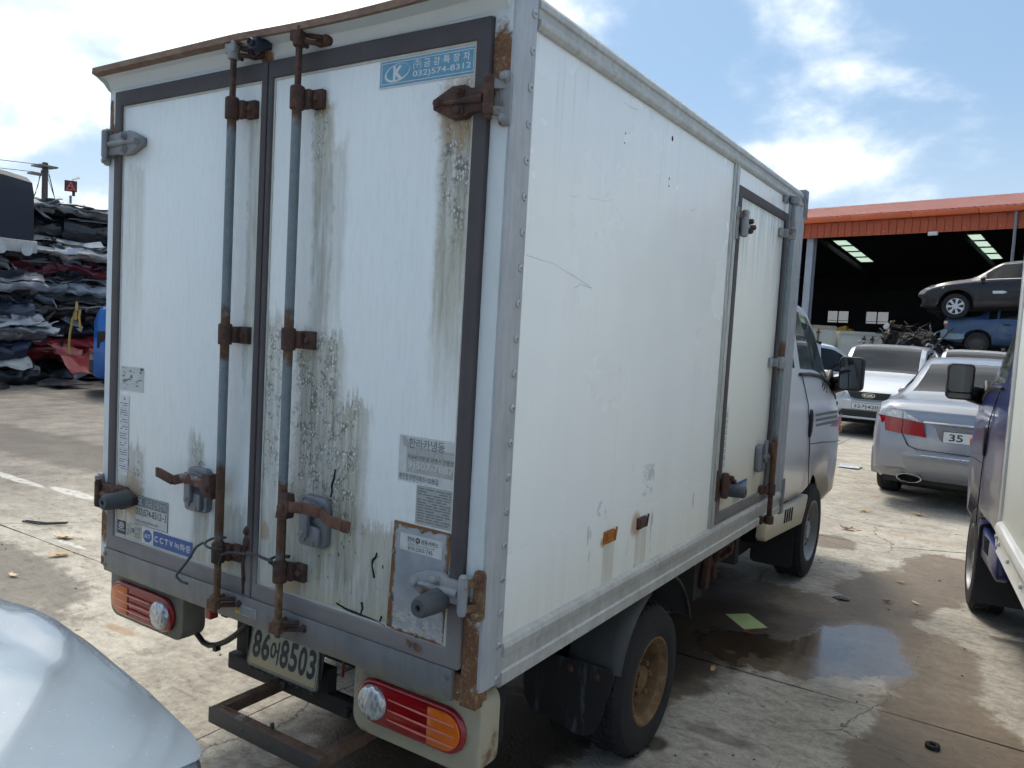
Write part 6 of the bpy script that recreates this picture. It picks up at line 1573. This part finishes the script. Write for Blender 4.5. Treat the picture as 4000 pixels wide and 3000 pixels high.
# ------------------------------------------------------------------ the workshop shed with the orange roof
SU, SV, SE = Vector((.971, -.24, 0)), Vector((.24, .971, 0)), Vector((-4.623, 28.94, 0))
def SP(s, t, z): return SE + SU*s + SV*t + Vector((0, 0, z))
def shed():
    r = thing('workshop_shed', 'large open workshop shed with orange corrugated roof and dark interior', 'building')
    roofm = mat('orange_roof_sheet', lambda T: (lambda n: dict(color=T.mix(n, C(178, 106, 82), C(198, 130, 104)), rough=.45, spec=.5))(T.noise(1.2, 4)))
    fasm = mat('orange_fascia', lambda T: (lambda n: dict(color=T.mix(n, C(170, 74, 40), C(188, 90, 52)), rough=.5))(T.noise(2, 4)))
    gutm = mat('orange_gutter', lambda T: dict(color=T.mix(T.noise(2, 3), C(200, 90, 44), C(212, 104, 54)), rough=.4))
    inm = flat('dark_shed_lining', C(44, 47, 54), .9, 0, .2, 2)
    pur = flat('shed_purlin', C(56, 58, 62), .8)
    Tn = Matrix((SU, SV, Vector((0, 0, 1)))).transposed().to_4x4(); Tn.translation = SE
    def part(mb, nm, m, **k):
        o = mb.build(nm, m, r, **k); o.matrix_local = Tn; return o
    # roof: corrugated sheets side by side
    b = MB(); wsh = .88; rib = .22; rows = []
    for t, z in ((-.42, 6.13), (12.0, 8.70)):
        row = []
        for k in range(4):
            x = k*rib; row += [(x, t, z), (x+.10, t, z), (x+.125, t, z+.085), (x+.195, t, z+.085)]
        row.append((wsh, t, z)); rows.append(row)
    b.grid(rows); first = b.build('roof_sheet', roofm, r, smooth=0); me = first.data; bpy.data.objects.remove(first)
    for k in range(-30, 34):
        o = bpy.data.objects.new('roof_sheet', me); COL.objects.link(o); o.parent = r; o.matrix_local = Tn @ Matrix.Translation((k*wsh, 0, 0))
    # rear slope with translucent strips
    sk = mat('skylight_sheet', lambda T: dict(color=(.8, .9, .8)))
    nt = sk.node_tree; tr = nt.nodes.new('ShaderNodeBsdfTranslucent'); tr.inputs[0].default_value = (.34, .44, .35, 1); nt.links.new(tr.outputs[0], nt.nodes['Material Output'].inputs[0])
    def rear(s0, s1, t0, t1, nm, m):
        q = MB(); z = lambda t: 8.70 - (t-12.0)*.207
        q.add([(s0, t0, z(t0)), (s1, t0, z(t0)), (s1, t1, z(t1)), (s0, t1, z(t1))], [(0, 1, 2, 3)]); return part(q, nm, m, smooth=0)
    strips = [(-6.75, -6.0), (.3, .9), (8.0, 8.7), (16.5, 17.2)]
    edges = sorted([-27] + [v for p in strips for v in p] + [30])
    for a, c in zip(edges[:-1], edges[1:]):
        if (a, c) in strips:
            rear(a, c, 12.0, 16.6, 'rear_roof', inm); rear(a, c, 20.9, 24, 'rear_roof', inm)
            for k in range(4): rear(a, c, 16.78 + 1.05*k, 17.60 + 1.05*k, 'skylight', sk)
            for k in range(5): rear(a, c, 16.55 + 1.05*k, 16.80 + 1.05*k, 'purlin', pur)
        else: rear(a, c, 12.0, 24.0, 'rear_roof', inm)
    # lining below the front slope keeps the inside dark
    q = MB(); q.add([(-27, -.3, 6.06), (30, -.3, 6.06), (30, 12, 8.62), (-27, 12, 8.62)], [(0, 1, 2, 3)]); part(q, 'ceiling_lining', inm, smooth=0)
    # fascia panels with fixings, gutter lengths
    b = MB(); x = 0
    for k in range(4):
        b.box((k*.25+.004, -.30, 5.485), (k*.25+.215, -.27, 6.0)); b.box((k*.25+.215, -.32, 5.485), (k*.25+.25, -.27, 6.0))
    for k in (0, 2): b.sphere((k*.25+.10, -.32, 5.60), (.022, .022, .022), 8, 6, 1)
    first = b.build('fascia_panel', [fasm, flat('fixing_pink', C(222, 150, 128), .5)], r, smooth=0); fme = first.data; bpy.data.objects.remove(first)
    b = MB(); b.box((.006, -.46, 6.0), (1.994, -.28, 6.18)); first = b.build('gutter_length', gutm, r, bevel=.01); gme = first.data; bpy.data.objects.remove(first)
    for k in range(-26, 30):
        o = bpy.data.objects.new('fascia_panel', fme); COL.objects.link(o); o.parent = r; o.matrix_local = Tn @ Matrix.Translation((k*1.0, 0, 0))
        if k % 2 == 0:
            o = bpy.data.objects.new('gutter_length', gme); COL.objects.link(o); o.parent = r; o.matrix_local = Tn @ Matrix.Translation((k*1.0, 0, 0))
    # columns
    colm = flat('painted_column', C(160, 166, 176), .5, 0, .08, 3)
    for k, s_ in enumerate((-14.1, -6.9, .42, 7.5, 14.7, 21.9)):
        q = MB(); q.box((s_-.13, -.12, 0), (s_+.13, -.095, 5.6)); q.box((s_-.012, -.095, 0), (s_+.012, .12, 5.6)); q.box((s_-.13, .12, 0), (s_+.13, .145, 5.6)); part(q, 'column', colm)
    # walls
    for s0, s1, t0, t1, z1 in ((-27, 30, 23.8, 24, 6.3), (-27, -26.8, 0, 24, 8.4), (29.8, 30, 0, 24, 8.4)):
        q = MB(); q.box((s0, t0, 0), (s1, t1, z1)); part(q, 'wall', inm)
    wp = mat('shed_window_glow', lambda T: dict(color=(.8, .8, .8))); nt = wp.node_tree; tr = nt.nodes.new('ShaderNodeEmission'); 
    tr.inputs[0].default_value = (.62, .66, .70, 1); tr.inputs[1].default_value = .11; nt.links.new(tr.outputs[0], nt.nodes['Material Output'].inputs[0])  # panes emit a set grey in place of daylight through glass
    for s0, z0 in ((-9.95, 3.25), (-7.4, 3.25), (8.2, 3.25), (15.2, 3.25)):  # first entry is a white board on the wall, built as a window
        f = MB()
        f.ring([(s0-.05, z0-.05), (s0+1.45, z0-.05), (s0+1.45, z0+.80), (s0-.05, z0+.80)], [(s0, z0), (s0+1.4, z0), (s0+1.4, z0+.75), (s0, z0+.75)], 'Y', 23.68, 23.79); f.box((s0+.67, 23.68, z0), (s0+.73, 23.79, z0+.75)); f.box((s0, 23.70, z0+.12), (s0+1.4, 23.77, z0+.15))
        part(f, 'window_frame', pur)
        for a in (s0, s0+.73):
            g = MB(); g.add([(a, 23.74, z0), (a+.67, 23.74, z0), (a+.67, 23.74, z0+.75), (a, 23.74, z0+.75)], [(0, 1, 2, 3)]); part(g, 'window_pane', wp, smooth=0)
    for z in (2.0, 5.2):
        q = MB(); q.box((-27, 23.6, z), (30, 23.7, z+.12)); part(q, 'wall_girt', pur)
    for t in (12.0,):
        for s_ in (-6.9, .42, 7.5, 14.7):
            q = MB(); q.bar((s_, 0, 5.7), (s_, 12, 8.3), .15, .3); q.bar((s_, 12, 8.3), (s_, 24, 5.9), .15, .3); part(q, 'roof_beam', pur)
    q = MB(); q.box((4.55, -.42, 5.37), (4.85, -.34, 5.50)); part(q, 'floodlight', WHITE_PAINT, bevel=.02)
    q = MB(); q.tube([(7.02, -.36, 6.0), (7.02, -.36, 0)], .05, 8); part(q, 'downpipe', STEEL_GREY)
shed()

# white cargo boxes, grey box, digger and offcuts in front of the shed
def boxes():
    wm = mat('rusty_white_container', lambda T: (lambda n, z: dict(color=T.mix((z.step(2.05, 2.22)*1.2*n + n.step(.62, .72)*.4).sat(), C(204, 203, 190), C(150, 104, 62)), rough=.6))(T.noise(5, 6, .72), T.xyz()[2]))
    def cargo(loc, rz, ln, wd, ht, m, label, dm=None):
        r = thing('cargo_box', label, 'cargo box', loc, (0, 0, rz), 'dismounted cargo boxes before the shed')
        b = MB(); b.box((0, 0, 0), (wd, ln, ht)); bo = b.build('box_body', m, r, bevel=.01)
        f = MB(); e = .06
        f.box((-.02, 0, ht-.08), (0.0, ln, ht+.015)); f.box((-.02, 0, 0), (0, ln, .12))
        for y in (0, ln*.38, ln*.40, ln-e): f.box((-.018, y, .12), (0, y+e, ht-.08))
        f.box((0, -.02, ht-.08), (wd, 0, ht+.015)); f.box((0, -.02, 0), (wd, 0, .12)); f.box((wd/2-.03, -.018, .12), (wd/2+.03, 0, ht-.08)); f.build('frame', dm or m, r)
        for y in (ln*.25, ln*.44):
            q = MB(); q.tube([(-.06, y, .2), (-.06, y, ht-.1)], .022, 8); q.cbox((-.04, y, ht*.6), (.06, .10, .06)); q.cbox((-.04, y, ht-.2), (.06, .10, .06)); q.build('lock_rod', RUST_PALE, r)
        for x in (wd*.3, wd*.7):
            q = MB(); q.tube([(x, -.05, .2), (x, -.05, ht-.1)], .022, 8); q.cbox((x, -.04, ht*.6), (.12, .06, .06)); q.build('lock_rod', RUST_PALE, r)
        q = MB(); q.cbox((-.03, ln*.80, ht*.62), (.04, .30, .05)); q.cbox((-.03, ln*.80+.12, ht*.62), (.05, .05, .20)); q.build('latch', RUST_GALV, r)
    cargo((-2.25, 24.25, 0), rad(122), 2.2, 1.7, 2.22, wm, 'rust edged white cargo box nearest the truck cab')
    cargo((-1.02, 25.05, 0), rad(122), 1.36, 1.7, 2.09, wm, 'rust edged white cargo box in the middle of the row')
    cargo((-.58, 25.32, 0), rad(122), .48, 1.6, 2.04, flat('grey_container', C(122, 124, 126), .6, .2), 'grey cargo box at the right end of the row')
boxes()
def digger():
    r = thing('yellow_digger', 'yellow digger cab standing inside the dark shed', 'digger', (-6.3, 33.0, 0), (0, 0, rad(-10)))
    ym = flat('digger_yellow', C(196, 140, 40), .5)
    b = MB(); b.box((-1.3, -.8, 1.0), (1.5, .8, 1.9)); b.build('body', ym, r, bevel=.05)
    b = MB(); b.ring([(-.9, 1.9), (1.15, 1.9), (1.15, 2.85), (-.9, 2.85)], [(-.75, 2.0), (.85, 2.0), (.85, 2.62), (-.75, 2.62)], 'Y', -.7, .7); b.build('cab_frame', ym, r, bevel=.03)
    b = MB(); b.box((-.76, -.6, 1.98), (.86, .6, 2.64)); b.build('cab_glass', WINDOW, r)
    for y in (-.75, .75):
        b = MB(); b.prism(rrect(-1.5, 1.5, 0, .8, .38), 'Y', y-.22, y+.22); b.build('track', TYRE, r)
    b = MB(); b.bar((1.3, 0, 1.8), (3.0, 0, 2.3), .3, .4); b.bar((3.0, 0, 2.3), (4.0, 0, .8), .25, .3); b.build('boom', ym, r, bevel=.03)
digger()
def offcuts():
    b = MB(); rng = random.Random(9)
    for k in range(170):
        c = Vector((rng.gauss(0, .75), rng.gauss(0, .75), 0)); d = math.hypot(c.x, c.y); z = max(.05, 2.0 - d*.9 + rng.uniform(-.2, .15))
        a = Vector((rng.uniform(-1, 1), rng.uniform(-1, 1), rng.uniform(-.4, .4))).normalized()*rng.uniform(.2, .55)
        p = Vector((c.x, c.y, z)); b.bar(p-a, p+a, rng.uniform(.06, .16), .02, rng.randint(0, 1))
    b.lathe([(0, 1.5), (.7, 1.2), (1.5, .6), (1.8, .1)], (0, 0, 0), 'Z', 10, 1)
    o = b.build('offcut_heap', [flat('offcut_white', C(206, 206, 200), .5), flat('offcut_grey', C(120, 122, 124), .5, .3)], None, smooth=0); o.location = (-.1, 26.0, 0); o['kind'] = 'stuff'
    tag(o, 'heap of white and grey sheet offcuts beside the burnt wreck', 'scrap heap')
offcuts()

# ------------------------------------------------------------------ far left: pole and road sign
def pole():
    r = thing('utility_pole', 'concrete utility pole with tangled wires above the crushed cars', 'pole', (-39.7, 19.28, 0))
    b = MB(); b.tube([(0, 0, 0), (.05, 0, 8.65)], [.20, .13], 12); b.build('post', flat('pole_concrete', C(92, 88, 84), .9), r)
    b = MB(); b.cbox((0, 0, 8.45), (.9, .9, .08)); b.cbox((-.2, -.3, 8.05), (.6, .6, .08)); b.build('cross_arm', STEEL_GREY, r)
    for k, (z, y) in enumerate(((8.5, -.4), (8.1, -.5))):
        w = MB(); w.tube([(lerp(0, -2, t/8), lerp(y, -26, t/8), z - .6*math.sin(math.pi*t/8)) for t in range(9)], .016, 5); w.build('wire', BLACK, r)
    rng = random.Random(2)
    for k in range(6):
        w = MB(); s = -1 if k < 3 else 1
        w.tube([(rng.uniform(-.1, .1), s*(.1 + .12*t + rng.uniform(-.05, .05)), 8.3 - .42*t) for t in range(6)], .014, 5); w.build('loose_wire', BLACK, r)
pole()
def sign():
    r = thing('road_sign', 'square red lit bend warning sign with small solar panel above the stack', 'sign', (-28.25, 14.62, 0), (0, 0, rad(64)))
    b = MB(); b.tube([(0, .05, 0), (0, .05, 5.7)], .045, 10); b.build('post', STEEL_GREY, r)
    b = MB(); b.box((-.21, -.03, 5.85), (.21, .03, 6.26)); b.build('panel', flat('sign_maroon', C(84, 40, 44), .5), r, bevel=.01)
    b = MB(); b.ring([(-.17, 5.90), (.17, 5.90), (0, 6.22)], [(-.12, 5.93), (.12, 5.93), (0, 6.155)], 'Y', -.036, -.031, 0); b.build('triangle', flat('sign_red', C(214, 110, 92), .5), r)
    b = MB(); b.bar((.04, -.035, 5.95), (.04, -.035, 6.05), .022, .01, 0, up=(0, 1, 0)); b.bar((.05, -.035, 6.05), (-.04, -.035, 6.05), .022, .01, 0, up=(0, 1, 0)); b.prism([(-.04, 6.02), (-.04, 6.08), (-.085, 6.05)], 'Y', -.038, -.033); b.build('arrow', flat('sign_amber', C(220, 150, 110), .5), r)
    b = MB(); b.cbox((0, 0, 0), (.30, .22, .015)); o = b.build('solar_panel', flat('solar_grey', C(140, 142, 146), .4), r); o.location = (.16, .05, 6.36); o.rotation_euler = (rad(20), rad(-24), 0)
    b = MB(); b.cbox((.10, .05, 5.78), (.10, .10, .16)); b.build('control_box', flat('box_maroon', C(70, 42, 44), .6), r)
sign()

# ------------------------------------------------------------------ litter on the concrete
def litter():
    b = MB(); P = [(1.361, 2.913), (1.463, 3.012), (1.612, 2.862), (1.518, 2.745)]
    b.prism(P, 'Z', .003, .006); tag(b.build('paper_card', flat('green_card', C(160, 178, 124), .7, 0, .05), smooth=0), 'pale green rectangular card lying on the wet concrete', 'card')
    b = MB(); rng = random.Random(8); rows = [[(lerp(-.13, .13, i/8), lerp(-.16, .16, j/4), .006 + .02*mnoise.noise(Vector((i*.6, j*.7, 1)))+.01) for j in range(5)] for i in range(9)]
    b.grid(rows); o = b.build('plastic_sheet', flat('clear_white_film', C(196, 200, 206), .25), solid=.002); o.location = (.86, 9.65, 0); tag(o, 'crumpled clear plastic sheet on the ground before the silver saloon', 'plastic sheet')
    b = MB(); b.lathe([(0, .028), (0, .012), (.014, .012), (.018, .02), (.014, .028)], (2.50, 1.985, .001), 'Z', 20, closed=True); tag(b.build('rubber_ring', TYRE), 'small black rubber ring near the lower right corner', 'ring')
    b = MB(); b.add([crumple(Vector((.055*math.cos(k*.7), .04*math.sin(k*.7), .006)), 2, .012, 20) for k in range(9)], [tuple(range(9))]); o = b.build('rubber_scrap', flat('grey_black_scrap', C(62, 66, 68), .7), solid=.006); o.location = (1.842, 3.71, .003); tag(o, 'flat dark scrap on the concrete beyond the puddle', 'scrap')
    b = MB(); b.tube([(-.16, .03, .01), (.0, -.02, .012), (.17, .03, .02), (.16, .06, .018), (.02, .02, .012), (-.15, .05, .01)], .006, 6); o = b.build('bent_wire', BLACK); o.location = (-3.05, 1.30, 0); o.rotation_euler = (0, 0, .5); tag(o, 'bent black wire loop left of the truck', 'wire')
    b = MB(); b.tube([(-.2, 0, .008), (.0, .02, .01), (.22, -.01, .01)], .012, 6); o = b.build('black_hose', BLACK); o.location = (-3.25, .72, .003); o.rotation_euler = (0, 0, .9); tag(o, 'short black hose at the left edge', 'hose')
    tan, red, yel, dry = flat('leaf_tan', C(190, 158, 112), .8), flat('leaf_russet', C(124, 66, 40), .8), flat('leaf_yellow', C(176, 162, 84), .8), flat('leaf_pale', C(206, 186, 156), .8)
    def leaf(x, y, m, s, rz, label, seed):
        s *= .78
        b = MB(); n = 14; o = []
        for k in range(n):
            a = 2*math.pi*k/n; rr = s*(1.0 if k % 2 == 0 else .62)*(1.0 + .5*abs(math.cos(a)))*.6
            o.append((math.cos(a)*rr, math.sin(a)*rr*.62))
        inner = [(p[0]*.5, p[1]*.5) for p in o]
        z = lambda p: .006 + .9*(p[1]**2)/s + .35*abs(p[0])*abs(math.sin(p[0]*30+seed)) 
        vs = [(p[0], p[1], z(p)) for p in o] + [(p[0], p[1], z(p)) for p in inner] + [(0, 0, .004)]
        fs = [(k, (k+1) % n, n+(k+1) % n, n+k) for k in range(n)] + [(n+k, n+(k+1) % n, 2*n) for k in range(n)]
        b.add(vs, fs); b.tube([(s*.85, 0, .006), (s*1.3, s*.1, .008)], s*.03, 4)
        q = b.build('fallen_leaf', m, None, solid=.0008); q.location = (x, y, .002); q.rotation_euler = (0, 0, rz); tag(q, label, 'leaf', 'fallen leaves on the concrete')
    leaf(-2.62, 1.24, dry, .13, .4, 'pale curled leaf near the bent wire', 1); leaf(-2.25, 1.02, tan, .11, 1.2, 'tan curled leaf close to the left rear lamp', 2); leaf(-2.9, .72, tan, .12, .2, 'long tan leaf beside the black hose', 3)
    leaf(-2.75, .50, tan, .11, 2.2, 'folded tan leaf on the dark oil stain', 4); leaf(-2.25, .55, yel, .07, .9, 'yellow leaf on the dark oil stain', 5); leaf(-2.05, .66, dry, .06, .1, 'small pale leaf right of the yellow one', 6)
    leaf(1.558, 2.112, tan, .045, 1.7, 'small tan leaf in the wet patch by the rear wheel', 7); leaf(2.087, 3.837, red, .05, .5, 'crumpled brown leaf at the far side of the puddle', 8); leaf(2.235, 3.94, dry, .045, -.5, 'pale curled leaf right of the crumpled brown one', 9)
    leaf(1.516, 5.755, red, .11, .1, 'large russet oak leaf beside the front wheel', 10); leaf(1.50, 6.7, tan, .10, .7, 'tan leaf beyond the front wheel', 11); leaf(1.95, 6.95, tan, .10, -.3, 'tan leaf in front of the silver saloon tyre', 12); leaf(2.10, 4.36, yel, .05, .0, 'thin yellowish leaf stalk on the damp concrete', 13); leaf(1.56, 2.45+.25, red, .05, 2.6, 'dark leaf under the side rail near the green card', 14)
    rng = random.Random(77); grit = MB()
    for k in range(420):
        if k < 230: x, y = rng.uniform(-5, .2), rng.uniform(-.3, 6)
        else: x, y = rng.uniform(.2, 3.0), rng.uniform(.2, 9)
        s = rng.uniform(.003, .010); grit.add([(x + s*rng.uniform(.6, 1.2)*math.cos(a), y + s*rng.uniform(.6, 1.2)*math.sin(a), .0015) for a in (0, 1.57, 3.14, 4.71)] + [(x, y, s*.8)], [(0, 1, 4), (1, 2, 4), (2, 3, 4), (3, 0, 4)])
    o = grit.build('grit', flat('dark_grit', C(62, 56, 48), .9, 0, .4, 3), None, smooth=0); o['kind'] = 'stuff'; tag(o, 'scattered grit and crumbs over the concrete', 'grit')
litter()
